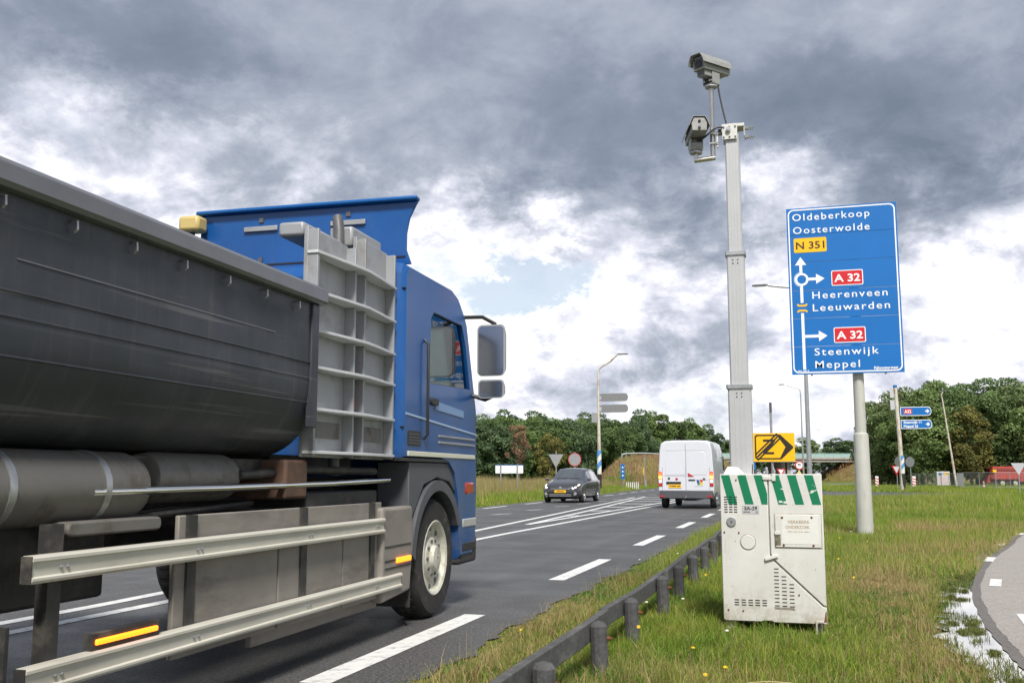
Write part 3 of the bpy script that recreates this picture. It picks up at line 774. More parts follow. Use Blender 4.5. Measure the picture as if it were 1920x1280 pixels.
# ------------------------------------------------------------------ vehicle materials
M['truckblue'] = mat('truck blue paint', (.004, .072, .265), .34, spec=.35, var=.10, vscale=2.5, coat=.12, dirt=((.03, .08, .20), .30, 3), streak=(1, 1, .5))
def tub_mat():
    m = bpy.data.materials.new('scuffed dark tub steel'); m.use_nodes = True; t = m.node_tree; b = t.nodes['Principled BSDF']
    co = t.nodes.new('ShaderNodeTexCoord').outputs['Object']
    def mp(s):
        n_ = t.nodes.new('ShaderNodeMapping'); n_.inputs['Scale'].default_value = s; t.links.new(co, n_.inputs[0]); return n_.outputs[0]
    c = ramp(t, noise(t, co, 1.3, 5, .6), [(.3, (.034, .039, .050)), (.7, (.056, .062, .075))])
    c = mixc(t, noise(t, mp((1, 3.5, .35)), 3.0, 6, .65).rng(.50, .72) * .55, c, (.095, .092, .088))      # rain streaks
    c = mixc(t, noise(t, mp((1, .12, 6)), 4.0, 5, .6).rng(.60, .68) * .5, c, (.16, .16, .165))          # long scrapes
    c = mixc(t, noise(t, co, 11, 6, .75).rng(.66, .74) * .6, c, (.13, .10, .075))                        # rust freckles
    t.links.new(c, b.inputs['Base Color']); b.inputs['Metallic'].default_value = .2; b.inputs['Specular IOR Level'].default_value = .4
    t.links.new(noise(t, mp((1, .5, 1)), 2.2, 5, .6).rng(.3, .7, .34, .58).s, b.inputs['Roughness'])
    bn = t.nodes.new('ShaderNodeBump'); bn.inputs['Strength'].default_value = .35; bn.inputs['Distance'].default_value = .03
    t.links.new(noise(t, co, 1.7, 3, .5).s, bn.inputs['Height']); t.links.new(bn.outputs[0], b.inputs['Normal'])
    return m
def cab_paint():
    m = bpy.data.materials.new('road-dirty blue paint'); m.use_nodes = True; t = m.node_tree; b = t.nodes['Principled BSDF']
    co = t.nodes.new('ShaderNodeTexCoord').outputs['Object']; sz = t.nodes.new('ShaderNodeSeparateXYZ'); t.links.new(co, sz.inputs[0])
    mp = t.nodes.new('ShaderNodeMapping'); mp.inputs['Scale'].default_value = (3, 3, .45); t.links.new(co, mp.inputs[0])
    c = ramp(t, noise(t, co, 1.8, 4, .6), [(.3, (.004, .066, .245)), (.7, (.006, .084, .30))])
    splash = N(t, sz.outputs[2]).rng(.5, 2.1, .85, .06) * noise(t, co, 5, 7, .72).rng(.36, .70)
    c = mixc(t, splash * .55, c, (.16, .15, .135))
    c = mixc(t, noise(t, mp.outputs[0], 3.5, 6, .7).rng(.54, .74) * .30, c, (.07, .11, .20))
    t.links.new(c, b.inputs['Base Color']); b.inputs['Specular IOR Level'].default_value = .4; b.inputs['Coat Weight'].default_value = .22; b.inputs['Coat Roughness'].default_value = .08
    t.links.new((splash * .3 + .30).s, b.inputs['Roughness'])
    return m
M['tub_plain'] = mat('dark grey tub steel', (.058, .064, .077), .38, .25, var=.16, vscale=1.6, dirt=((.10, .10, .105), .36, 2.2), streak=(1, .35, 1.6), bump=.10, bscale=7)
M['tub'] = tub_mat()
M['truckblue'] = cab_paint()
M['tubrim'] = mat('grey rim steel', (.17, .175, .19), .35, .3, var=.12, vscale=3)
M['cream'] = mat('cream side rail', (.54, .52, .45), .42, var=.06, vscale=3, dirt=((.36, .33, .27), .45, 3), streak=(1, .25, 2))
M['skirt'] = mat('dusty grey skirt', (.23, .21, .185), .6, var=.12, vscale=3, dirt=((.13, .115, .10), .45, 2.5), streak=(1, .4, 1.5))
M['chassis'] = mat('chassis black', (.030, .029, .028), .6, var=.3, vscale=6, dirt=((.12, .105, .085), .45, 5))
M['tank'] = mat('dirty grey tank', (.16, .152, .14), .5, .2, var=.1, vscale=4, dirt=((.09, .075, .06), .5, 4))
M['rack'] = mat('light grey panel', (.31, .32, .335), .4, .1, var=.05, vscale=2, dirt=((.22, .21, .20), .40, 3))
M['rackshelf'] = mat('white shelf', (.55, .56, .58), .4, var=.05)
M['chrome'] = mat('polished pipe', (.75, .75, .74), .15, 1.0)
M['amber'] = mat('amber lamp', (.9, .25, .01), .3, emit=((1.0, .20, .01), .9))
M['redlamp'] = mat('red lamp', (.45, .012, .012), .2, coat=.6)
M['redlit'] = mat('lit tail lamp', (.6, .02, .01), .25, emit=((1.0, .07, .02), 1.3))
M['orangelit'] = mat('lit lamp orange', (.8, .2, .02), .25, emit=((1.0, .32, .06), 1.5))
M['headlit'] = mat('lit headlamp', (.9, .85, .7), .15, emit=((1.0, .80, .50), 3.0))
M['rim'] = mat('truck rim', (.52, .51, .43), .5, .1, var=.2, vscale=8, dirt=((.27, .25, .17), .35, 10))
M['alloy'] = mat('alloy wheel', (.40, .41, .42), .35, .7)
M['vanwhite'] = mat('van white', (.60, .62, .67), .28, var=.02, coat=.5, dirt=((.60, .61, .63), .35, 2))
M['cargrey'] = mat('car graphite paint', (.075, .075, .085), .25, .5, var=.05, coat=.8)
M['bumpergrey'] = mat('bumper plastic', (.075, .078, .088), .55, var=.1)
M['plate'] = mat('yellow plate', (.85, .48, .01), .4)
M['seat'] = mat('cab interior', (.05, .05, .055), .8)

def glass(name, tint, gloss=.12):
    m = bpy.data.materials.new(name); m.use_nodes = True; t = m.node_tree
    for n_ in list(t.nodes): t.nodes.remove(n_)
    o = t.nodes.new('ShaderNodeOutputMaterial'); tr_ = t.nodes.new('ShaderNodeBsdfTransparent'); gl = t.nodes.new('ShaderNodeBsdfGlossy'); mx = t.nodes.new('ShaderNodeMixShader')
    fr = t.nodes.new('ShaderNodeFresnel'); fr.inputs[0].default_value = 1.5
    tr_.inputs[0].default_value = (*tint, 1); gl.inputs['Roughness'].default_value = .03
    k = (N(t, fr.outputs[0]) * .9 + gloss).clamp()
    t.links.new(k.s, mx.inputs[0]); t.links.new(tr_.outputs[0], mx.inputs[1]); t.links.new(gl.outputs[0], mx.inputs[2]); t.links.new(mx.outputs[0], o.inputs[0])
    return m
M['glass'] = glass('tinted truck glass', (.74, .90, .86), .06)
M['carglass'] = mat('dark car glass', (.055, .065, .07), .06, coat=1.0, spec=.9)


def wheel(parent, c, r, w, side, rimmat, rr=.62, nuts=10, dish=.05):
    """side +1: outer face towards +X"""
    s = side
    t = MB().lathe([(r * rr, -w / 2), (r * .93, -w / 2), (r * .985, -w * .40), (r, -w * .28), (r, w * .28), (r * .985, w * .40), (r * .93, w / 2), (r * rr, w / 2), (r * rr * .97, 0), (r * rr, -w / 2)], (0, 0, 0), 0, 36, False)
    ty = t.build('wheel', M['rubber'], parent, smooth=40, loc=c)
    tr_ = MB()
    for k in range(36):
        a = 2 * math.pi * k / 36; Mx = Matrix.Rotation(a, 4, 'X')
        for sx in (-.30, .02): tr_.box((sx * w, -.018 * r / .5, r * .992), (sx * w + .28 * w, .018 * r / .5, r * 1.012), Mx)
    tr_.build('tread', M['rubber'], ty)['kind'] = 'stuff'
    f = s * w / 2
    rim = MB().lathe([(r * rr * 1.04, f * .98), (r * rr, f * 1.03), (r * rr * .93, f * .96), (r * rr * .86, f - s * dish), (r * .36, f - s * dish * 1.1), (r * .33, f - s * dish * .5), (r * .22, f - s * dish * .3), (r * .19, f + s * .02), (r * .02, f + s * .025)], (0, 0, 0), 0, 28, False)
    ri = rim.build('rim', rimmat, ty, smooth=35)
    hl = MB()
    for k in range(nuts):
        a = 2 * math.pi * k / nuts
        hl.tube([(f - s * dish * 1.3, r * .29 * math.cos(a), r * .29 * math.sin(a)), (f - s * dish * .2, r * .29 * math.cos(a), r * .29 * math.sin(a))], r * .032, 6)
        hl.tube([(f - s * dish * 1.2, r * .50 * math.cos(a + .3), r * .50 * math.sin(a + .3)), (f - s * dish * .93, r * .50 * math.cos(a + .3), r * .50 * math.sin(a + .3))], r * .055, 8)
    hl.build('hub_nuts', M['darkgrey'], ty)['kind'] = 'stuff'
    return ty


# ------------------------------------------------------------------ tipper lorry in the near lane (local +Y forward, side plane x = 0)
truck = thing('tipper_truck', (-3.037, 7.955, 0), 'blue lorry with long dark grey tub body passing in the near lane', 'truck', rz=R(1.214))
# tub: half-pipe profile, extruded along the lorry
def tub_profile(k=0.0):
    pts = [(-.012 - k, 2.36), (-.012 - k, 1.78)]
    for a in range(0, 91, 9): pts.append((-.42 - k + .408 * math.cos(R(a)), 1.78 - (.46 - k) * math.sin(R(a))))
    return pts
Yr, Yf = -8.3, -2.13
P = tub_profile(); P2 = tub_profile(.04)
full = P + [(-2.5 - x, z) for x, z in reversed(P)]
fin = P2 + [(-2.5 - x, z) for x, z in reversed(P2)]
mb = MB()
o_ = [(x, Yr, z) for x, z in full]; f_ = [(x, Yf, z) for x, z in full]; i_ = [(x, Yr + .04, z) for x, z in fin]; j_ = [(x, Yf - .04, z) for x, z in fin]
n = len(full); mb.v = o_ + f_ + i_ + j_
for k in range(n - 1):
    mb.f.append((k, k + 1, n + k + 1, n + k)); mb.f.append((2 * n + k, 3 * n + k, 3 * n + k + 1, 2 * n + k + 1))
mb.f += [tuple(range(n)), tuple(range(n, 2 * n))[::-1], tuple(range(2 * n, 3 * n))[::-1], tuple(range(3 * n, 4 * n)), (0, n, 3 * n, 2 * n), (n - 1, 2 * n + n - 1, 3 * n + n - 1, n + n - 1)]
tub = mb.build('tub', M['tub'], truck, smooth=25)
for sx in (0, 1):
    X = (lambda x: x) if sx == 0 else (lambda x: -2.5 - x)
    pr = [(X(x), z) for x, z in ((-.05, 2.30), (.035, 2.30), (.05, 2.32), (.05, 2.39), (.03, 2.412), (-.05, 2.412))]
    MB().prism(pr, 1, Yr - .02, Yf + .02).build('rim_rail', M['tubrim'], truck, bevel=.006)
MB().box((-2.46, Yf - .05, 2.30), (-.04, Yf + .03, 2.405)).build('front_rim_rail', M['tubrim'], truck, bevel=.006)
for z, d, w in ((1.915, .007, .010), (1.815, .005, .012), (1.66, .006, .010)):
    x = -.012 if z >= 1.78 else -.42 + .408 * math.sqrt(max(0, 1 - ((1.78 - z) / .46) ** 2))
    MB().box((x - .02, Yr, z - w / 2), (x + d, Yf - .002, z + w / 2)).build('weld_seam', M['tub'], tub, bevel=.003)
for k in range(14):
    hk = MB(); y = -2.45 - .41 * k; hk.tube([(-.012, y, 2.275), (.016, y, 2.27), (.018, y, 2.235), (.004, y, 2.225)], .007, 6); hk.build('sheet_hook', M['steel'], tub)
for y, z0_, z1_ in ((-2.9, 1.5, 1.9), (-3.5, 1.6, 2.28), (-4.4, 1.55, 2.25)):
    pass
MB().box((-.03, -4.8, 2.045), (-.008, -2.7, 2.05)).build('weld_seam', M['tubrim'], tub)
for y in (-2.19, -4.1, -6.2, -8.2):
    MB().box((-.035, y - .05, 1.50), (.010 if y < -3 else .004, y + .05, 2.30)).build('side_post', M['tub'], truck, bevel=.008) if y < -5 or y > -3 else None
MB().box((-1.9, Yr, 1.20), (-.60, Yf, 1.33)).build('subframe', M['chassis'], truck)
for x in (-.75, -1.75): MB().box((x - .04, -8.2, .90), (x + .04, 1.1, 1.19)).build('chassis_beam', M['chassis'], truck)
for y in (-7.6, -6.1, -4.6, -3.2, -1.8, -.4): MB().box((-1.72, y - .06, .95), (-.78, y + .06, 1.15)).build('cross_member', M['chassis'], truck)
MB().box((-.36, -5.0, 1.20), (-.30, -2.2, 1.30)).build('side_member', M['chassis'], truck)
# tanks, pipes and boxes between tub and side guard
tk = MB(); tk.lathe([(.06, -4.95), (.155, -4.92), (.17, -4.86), (.17, -3.72), (.155, -3.66), (.06, -3.63)], (-.30, 0, 1.145), 1, 24)
tk = tk.build('air_tank', M['tank'], truck, smooth=40)
for y in (-4.6, -4.0): MB().lathe([(.175, y - .02), (.175, y + .02)], (-.30, 0, 1.145), 1, 24).build('tank_band', M['steel'], tk, smooth=40)
MB().lathe([(.05, -3.5), (.125, -3.48), (.135, -3.42), (.135, -2.75), (.125, -2.69), (.05, -2.67)], (-.34, 0, 1.19), 1, 22).build('air_tank', M['tank'], truck, smooth=40)
MB().tube([(-.15, -4.1, 1.125), (-.15, -3.0, 1.13), (-.13, -1.6, 1.145), (-.12, -.6, 1.165)], .022, 12).build('side_pipe', M['chrome'], truck, smooth=40)
MB().tube([(-.22, -2.7, 1.20), (-.20, -1.8, 1.235), (-.20, -.7, 1.23)], .028, 10).build('hose', M['chassis'], truck, smooth=40)
MB().tube([(-.28, -4.9, 1.0), (-.26, -3.6, .99), (-.3, -2.4, 1.03)], .018, 8).build('hose', M['chassis'], truck, smooth=40)
MB().prism(rrect(-4.30, -3.62, .935, 1.0, .03), 0, -.20, -.10).build('toolbox_handle', M['tank'], truck, bevel=.01)
MB().box((-.75, -2.3, 1.05), (-.12, -2.0, 1.30)).build('valve_box', mat('brown grimy box', (.10, .055, .035), .7, var=.3), truck, bevel=.02)
MB().box((-.9, -5.0, .40), (-.12, -4.66, 1.0)).build('tool_box', M['chassis'], truck, bevel=.02)
MB().box((-1.6, -4.6, .70), (-1.0, -.8, 1.0)).build('fuel_tank', M['chassis'], truck, bevel=.04)
MB().box((-.95, -4.55, .62), (-.32, -3.75, 1.0)).build('battery_box', M['chassis'], truck, bevel=.02)
MB().box((-.80, -1.95, .93), (-.15, -.75, 1.09)).build('catwalk_box', M['chassis'], truck, bevel=.015)
# side guard
def rail(z0, z1, y0, y1, nm='side_guard_rail'):
    pr = [(-.03, z0), (.012, z0), (.020, z0 + .012), (.020, z0 + .022), (.008, z0 + .028), (.008, z1 - .028), (.020, z1 - .022), (.020, z1 - .010), (.012, z1), (-.03, z1)]
    r_ = MB().prism(pr, 1, y0, y1).build(nm, M['cream'], truck)
    MB().box((-.035, y0 - .006, z0 + .002), (.016, y0, z1 - .002)).build('end_cap', M['chassis'], r_)
    return r_
rail(.775, .885, -4.64, -.98); rail(.345, .455, -4.64, -.62)
for y in (-4.45, -3.45, -2.2, -1.1): MB().box((-.09, y - .04, .36), (-.032, y + .04, 1.0)).build('guard_bracket', M['chassis'], truck)
for a, b_ in ((-3.58, -2.52), (-2.50, -1.60), (-1.58, -.98)):
    MB().box((-.075, a, .30), (-.045, b_, .80)).build('skirt_panel', M['skirt'], truck, bevel=.006)
MB().box((-.075, -3.55, .80), (-.05, -.9, 1.0)).build('skirt_top', M['skirt'], truck, bevel=.006)
cf = MB().prism([(-.98, .26), (-.40, .30), (-.34, .62), (-.36, .96), (-.98, .96)], 0, -.10, .0).build('corner_fairing', M['skirt'], truck, bevel=.025, seg=3)
for z in (.66, .555, .50): MB().box((-.004, -.94, z), (.004, -.40, z + .012)).build('groove', M['chassis'], cf)
ml = MB().box((.001, -.72, .535), (.016, -.42, .575)).build('side_marker', M['amber'], truck, bevel=.006)
ml = MB().box((-.03, -4.22, .478), (.016, -3.78, .502)).build('side_marker', M['amber'], truck, bevel=.006)
MB().box((-.04, -4.24, .455), (.004, -3.76, .525)).build('marker_housing', M['chassis'], ml)
MB().box((-.20, -2.6, .20), (-.16, -.7, .29)).build('lower_skirt', M['skirt'], truck, bevel=.006)
# wheels
for s_, x in ((1, -.18), (-1, -2.32)):
    wheel(truck, (x, .28, .5), .5, .30, s_, M['rim'])
    for y in (-5.42, -6.80):
        wheel(truck, (x, y, .5), .5, .30, s_, M['rim']); wheel(truck, (x - s_ * .34, y, .5), .5, .28, s_, M['rim'])
for y, a0, a1 in ((-5.42, -5, 140), (-6.80, 40, 185)):
    pl = [(y + .58 * math.cos(R(a)), .5 + .58 * math.sin(R(a))) for a in range(a0, a1, 8)]; pl += [(y + .54 * math.cos(R(a)), .5 + .54 * math.sin(R(a))) for a in range(a1 - 5, a0 - 1, -8)]
    MB().prism(pl, 0, -.72, -.02).build('mudguard', M['chassis'], truck)
MB().box((-.70, -4.72, .24), (-.02, -4.70, .62)).build('mud_flap', M['rubber'], truck)
# narrow rack of light grey panels and ledges behind the cab
for a, b_ in ((-2.07, -1.43), (-1.28, -.67)):
    pn = MB().box((-.16, a, 1.32), (-.13, b_, 2.86 if a < -2 else 2.97)).build('rack_panel', M['rack'], truck, bevel=.004)
    for y in (a + .014, b_ - .014): MB().box((-.131, y - .014, 1.325), (-.055, y + .014, 2.84 if a < -2 else 2.95)).build('panel_flange', M['rack'], pn, bevel=.003)
    MB().box((-.131, a + .10, 1.45), (-.118, b_ - .10, 1.56)).build('panel_plate', M['tank'], pn, bevel=.004)
MB().box((-.30, -1.43, 1.32), (-.27, -1.28, 2.92)).build('rack_back', M['truckblue'], truck)
for z in (1.34, 1.62, 1.895, 2.14, 2.40, 2.67):
    MB().prism([(-.13, -2.08), (-.05, -2.08), (.0, -1.62), (.02, -1.36), (.0, -1.10), (-.045, -.665), (-.13, -.665)], 2, z, z + .020).build('ledge', M['rackshelf'], truck, bevel=.003)
MB().box((-.36, -1.27, 2.90), (-.17, -.70, 3.06)).build('rack_box', M['rack'], truck, bevel=.02)
MB().box((-.36, -2.06, 2.80), (-.17, -1.44, 2.90)).build('rack_box', M['rack'], truck, bevel=.02)
MB().tube([(-.24, -1.355, 1.2), (-.24, -1.355, 3.0), (-.28, -1.30, 3.12)], .04, 14).build('exhaust_stack', M['darkgrey'], truck, smooth=40)
MB().box((-2.1, -2.0, 1.25), (-.40, -.70, 1.34)).build('deck_plate', M['chassis'], truck)
# cab shell, hollow, with real openings
side = [(-.60, 1.33), (-.62, 1.40), (-.62, 2.84), (-.56, 2.93), (.60, 2.93), (.80, 2.88), (1.00, 2.74), (1.08, 2.66), (1.36, 1.96), (1.42, 1.80), (1.43, 1.02), (1.40, .52), (1.30, .42), (.93, .42), (.86, .60), (.84, .95), (.72, 1.20), (.55, 1.30), (.3, 1.335)]
def cab_ring(x, k):
    cy, cz = .40, 1.9
    return [(x, cy + (y - cy) * (1 - k), cz + (z - cz) * (1 - k * .8)) for y, z in side]
shell = MB().loft([cab_ring(-2.46, .05), cab_ring(-2.42, .018), cab_ring(-2.34, 0), cab_ring(-.12, 0), cab_ring(-.04, .018), cab_ring(0, .05)])
cabo = shell.build('cab', M['truckblue'], truck, smooth=28)
def cutter(mb):
    me = mb.mesh('cut', None) if False else mb.mesh('cut', M['seat'])
    o = bpy.data.objects.new('cut', me); COL.objects.link(o); o.parent = truck
    m = cabo.modifiers.new('cut', 'BOOLEAN'); m.operation = 'DIFFERENCE'; m.object = o; m.solver = 'EXACT'
    return o
cuts = [cutter(MB().prism([(-.54, 1.45), (-.54, 2.83), (.62, 2.83), (.98, 2.66), (1.26, 1.95), (1.28, 1.45)], 0, -2.36, -.10)),
        cutter(MB().prism([(.03, 1.98), (.0, 2.06), (.03, 2.55), (.10, 2.61), (.90, 2.61), (1.02, 2.42), (1.16, 2.02)], 0, -2.7, .3)),
        cutter(MB().box((-2.24, .9, 2.02), (-.22, 1.6, 2.60)))]
bpy.context.view_layer.update()
me = bpy.data.meshes.new_from_object(cabo.evaluated_get(bpy.context.evaluated_depsgraph_get()))
cabo.modifiers.clear(); cabo.data = me; me.name = 'cab'
for o in cuts: bpy.data.objects.remove(o)
try: me.set_sharp_from_angle(angle=R(28))
except Exception: pass
SW = [(.02, 1.97), (-.01, 2.06), (.02, 2.56), (.09, 2.62), (.91, 2.62), (1.03, 2.43), (1.17, 2.01)]
for x in (-.03, -2.43):
    gl = MB().prism(SW, 0, x - .004, x + .002).build('side_window', M['glass'], truck)
    fr = MB(); n = len(SW); c_ = (.55, 2.3)
    So = [(c_[0] + (y - c_[0]) * 1.045, c_[1] + (z - c_[1]) * 1.07) for y, z in SW]; Si = [(c_[0] + (y - c_[0]) * .975, c_[1] + (z - c_[1]) * .95) for y, z in SW]
    fr.v = [(x + (.018 if x > -1 else -.018), y, z) for y, z in So] + [(x + (.018 if x > -1 else -.018), y, z) for y, z in Si]
    fr.f = [(k, (k + 1) % n, n + (k + 1) % n, n + k) for k in range(n)]
    fr.build('window_seal', M['black'], gl)
MB().loft([[(-2.26, 1.05 + .245, 2.0), (-.20, 1.295, 2.0)], [(-2.26, 1.06, 2.62), (-.20, 1.06, 2.62)]], caps=False, closed=False).build('windscreen', M['glass'], truck)
MB().box((-2.3, .85, 1.5), (-.14, 1.24, 1.98)).build('dashboard', M['seat'], truck, bevel=.04)
for x in (-.75, -1.75):
    s_ = MB(); s_.box((x - .24, -.1, 1.45), (x + .24, .38, 1.68)); s_.box((x - .22, -.18, 1.6), (x + .22, -.04, 2.22)); s_.box((x - .13, -.17, 2.22), (x + .13, -.07, 2.42)); s_.build('seat', M['seat'], truck, bevel=.04)
# doors, handles, trim
dr = MB()
for y0, y1, z0, z1 in ((-.06, -.05, 1.42, 2.66), (-.06, 1.22, 1.405, 1.415), (1.21, 1.22, 1.42, 1.98)): dr.box((-.03, y0 - .004, z0), (-.001, y1 + .004, z1))
dr.build('door_gap', M['black'], truck)
MB().prism(rrect(.02, .20, 1.80, 1.86, .02), 0, -.01, .022).build('door_handle', M['black'], truck, bevel=.006)
MB().prism([(.15, 1.84), (.95, 1.80), (.95, 1.735), (.15, 1.765)], 0, -.02, .006).build('trim_panel', mat('pale blue decal', (.16, .28, .50), .4), truck)
MB().prism([(-.55, 1.70), (1.38, 1.60), (1.38, 1.585), (-.55, 1.685)], 0, -.02, .006).build('trim_line', mat('pale line', (.35, .48, .68), .4), truck)
for z in (1.48, 1.535): MB().box((-.02, .25, z), (.010, 1.3, z + .016)).build('air_slot', M['rack'], truck)
MB().box((-.02, -.50, 1.355), (.008, 1.32, 1.395)).build('lower_trim', mat('cream trim', (.62, .62, .50), .45), truck, bevel=.004)
MB().prism([(-.66, 1.34), (1.36, 1.34), (1.36, 1.315), (-.66, 1.315)], 0, -.12, -.002).build('sill', M['black'], truck)
fd = [(.28 + .66 * math.cos(R(a)), .5 + .66 * math.sin(R(a))) for a in range(22, 179, 8)]; fd += [(.28 + .57 * math.cos(R(a)), .5 + .57 * math.sin(R(a))) for a in range(178, 21, -8)]
MB().prism(fd, 0, -.38, .004).build('wheel_arch', M['bumpergrey'], truck, smooth=30)
MB().prism([(-.40, 1.31), (.90, 1.31), (.86, 1.0), (.62, 1.14), (.28, 1.18), (-.05, 1.12), (-.30, .88), (-.40, .60)], 0, -.30, -.02).build('fender_panel', M['bumpergrey'], truck, bevel=.01)
MB().box((-.10, 1.02, 1.02), (.006, 1.30, 1.14)).build('corner_lamp', M['redlamp'], truck, bevel=.02)
MB().box((-.14, .95, .50), (.004, 1.36, .58)).build('step', M['black'], truck, bevel=.01)
MB().box((-.14, .95, .72), (.006, 1.38, .80)).build('step', M['alu'], truck, bevel=.01)
MB().prism([(.92, .38), (1.44, .38), (1.46, .62), (.95, .62)], 0, -2.44, -.01).build('bumper', M['chassis'], truck, bevel=.03)
for z, w_ in ((1.58, .02), (2.70, .02)): MB().box((-.03, -.60, z), (-.002, -.10, z + .008)).build('panel_gap', M['black'], truck)
MB().tube([(.0, -.13, 1.50), (.035, -.13, 1.54), (.035, -.13, 2.30), (.0, -.13, 2.34)], .013, 8).build('grab_handle', M['black'], truck, smooth=40)
MB().prism(rrect(-.50, -.20, 1.44, 1.56, .02), 0, -.02, .004).build('air_intake', M['black'], truck)
for k in range(4): MB().box((-.01, -.48, 1.455 + .024 * k), (.008, -.22, 1.465 + .024 * k)).build('intake_louvre', M['bumpergrey'], truck)
for y in (-4.45, -3.45, -2.2, -1.1):
    for z in (.83, .40):
        for d_ in (-.02, .02): MB().lathe([(.009, .006), (.009, .016), (.003, .018)], (0, y + d_, z), 0, 6).build('rail_bolt', M['steel'], truck)
MB().box((-.36, -.36, .16), (-.02, -.345, .62)).build('mud_flap', M['rubber'], truck)
for i, (x, z) in enumerate(((-.42, 1.06), (-.47, 1.12), (-.40, 1.00))):
    MB().tube([(x, -5.2, z), (x + .03, -4.2, z - .03), (x - .02, -3.1, z + .02), (x + .02, -1.9, z - .02), (x, -.6, z)], .011, 6).build('air_line', M['black'], truck, smooth=40)
MB().tube([(-.24, -1.30, 2.3), (-.12, -1.36, 2.0), (-.10, -1.34, 1.7), (-.22, -1.36, 1.42)], .012, 8).build('air_line', M['redlamp'], truck, smooth=40)
# roof air deflector: open shell seen from behind
dt = [(.55, 2.93), (.25, 3.12), (-.05, 3.34), (-.30, 3.47), (-.37, 3.48)]
dobj = MB().loft([[(x, y, z - (.05 if x in (-2.05, -.40) else 0)) for x in (-2.05, -1.95, -.52, -.40)] for y, z in dt], caps=False, closed=False).build('roof_deflector', M['truckblue'], truck, smooth=30)
sm = dobj.modifiers.new('thick', 'SOLIDIFY'); sm.thickness = .03; sm.offset = -1
RP = [(-2.02, 2.94), (-.03, 2.94), (-.075, 3.06), (-.075, 3.20), (-.05, 3.33), (.0, 3.43), (.025, 3.475), (-2.02, 3.475)]
MB().prism(RP, 1, -.40, -.37).build('deflector_back', M['truckblue'], dobj, bevel=.008)
MB().box((-2.04, -.46, 3.475), (.03, -.36, 3.51)).build('deflector_lip', mat('blue lip with painted highlight', (.008, .10, .33), .35, spec=.35), dobj, bevel=.012)  # top-edge highlight put into the lip's colour, a brighter blue than the cab
for x in (-2.03, -.44):
    MB().prism([(.50, 2.94), (.20, 3.08), (-.05, 3.26), (-.36, 3.44), (-.368, 2.94)], 0, x - .012, x + .012).build('deflector_side', M['truckblue'], dobj, bevel=.004)
for x in (-1.42, -.60):
    MB().box((x - .16, -.425, 3.30), (x + .16, -.40, 3.345)).build('stiffener', M['rack'], dobj, bevel=.006)
    for z in (3.05, 3.40): MB().box((x - .02, -.412, z - .02), (x + .02, -.40, z + .02)).build('bolt_plate', M['darkgrey'], dobj)
MB().box((-2.0, -.408, 3.0), (-.08, -.40, 3.012)).build('panel_fold', M['black'], dobj)
be = MB().box((-2.12, -.60, 3.30), (-1.92, -.44, 3.44)); be.build('work_lamp', mat('yellow work lamp', (.55, .42, .16), .4), truck, bevel=.03)
MB().tube([(-2.02, -.52, 2.93), (-2.02, -.52, 3.32)], .02, 8).build('lamp_stalk', M['black'], truck)
MB().prism([(1.02, 2.78), (1.26, 2.70), (1.27, 2.66), (1.05, 2.66)], 0, -2.3, -.08).build('sun_visor', mat('smoked visor', (.05, .05, .05), .2, coat=.5), truck, bevel=.01)
# mirrors
MB().tube([(-.05, 1.10, 2.72), (.10, 1.24, 2.74), (.24, 1.22, 2.66)], .02, 8).build('mirror_arm', M['black'], truck, smooth=40)
MB().tube([(-.03, 1.25, 1.98), (.12, 1.28, 1.93), (.24, 1.22, 1.97)], .02, 8).build('mirror_arm', M['black'], truck, smooth=40)
mr = MB().loft([rrect(.09, .37, 2.14, 2.64, .05) and [(x, 1.10, z) for x, z in rrect(.09, .37, 2.14, 2.64, .05)], [(x, 1.22, z) for x, z in rrect(.11, .35, 2.17, 2.61, .06)]]).build('mirror', M['rack'], truck, smooth=30)
MB().prism(rrect(.105, .355, 2.155, 2.625, .04), 1, 1.095, 1.0985).build('mirror_glass', M['chrome'], mr)
mr = MB().loft([[(x, 1.10, z) for x, z in rrect(.10, .36, 1.93, 2.11, .04)], [(x, 1.22, z) for x, z in rrect(.12, .34, 1.95, 2.09, .05)]]).build('mirror', M['rack'], truck, smooth=30)
MB().prism(rrect(.115, .345, 1.945, 2.095, .03), 1, 1.095, 1.0985).build('mirror_glass', M['chrome'], mr)


# ------------------------------------------------------------------ white panel van driving away
van = thing('panel_van', (-4.12, 37.2, 0), 'white high-roof panel van driving away, yellow number plate on its back doors', 'van', rz=R(-1.0))
def vring(y, wb, wm, wt, zb, zt, zm=.95):
    h = [(wb, zb), (wm * .99, zb + .18), (wm, zm), (wm * .985, zm + .35), (wm * .93, zm + .95 * (zt - zm - .25)), (wt, zt - .09), (wt * .86, zt - .02), (wt * .5, zt)]
    return [(x, y, z) for x, z in h] + [(-x, y, z) for x, z in reversed(h)]
vb = MB().loft([vring(0, .92, .99, .84, .50, 2.43), vring(.04, .95, 1.02, .89, .46, 2.47), vring(.35, .96, 1.03, .90, .44, 2.50), vring(3.6, .96, 1.03, .90, .44, 2.50), vring(4.1, .96, 1.03, .84, .42, 2.42),
                vring(4.75, .95, 1.01, .76, .40, 1.72), vring(5.0, .94, 1.0, .80, .38, 1.36, .8), vring(5.4, .90, .95, .74, .38, 1.20, .8), vring(5.5, .84, .88, .66, .42, 1.05, .75)])
vb.build('body', M['vanwhite'], van, smooth=32)
vd = MB()
vd.box((-.006, -.004, .62), (.006, .03, 2.36))
for x in (-.86, .86): vd.box((x - .004, -.004, .62), (x + .004, .03, 1.5))
vd.build('door_gap', M['darkgrey'], van)
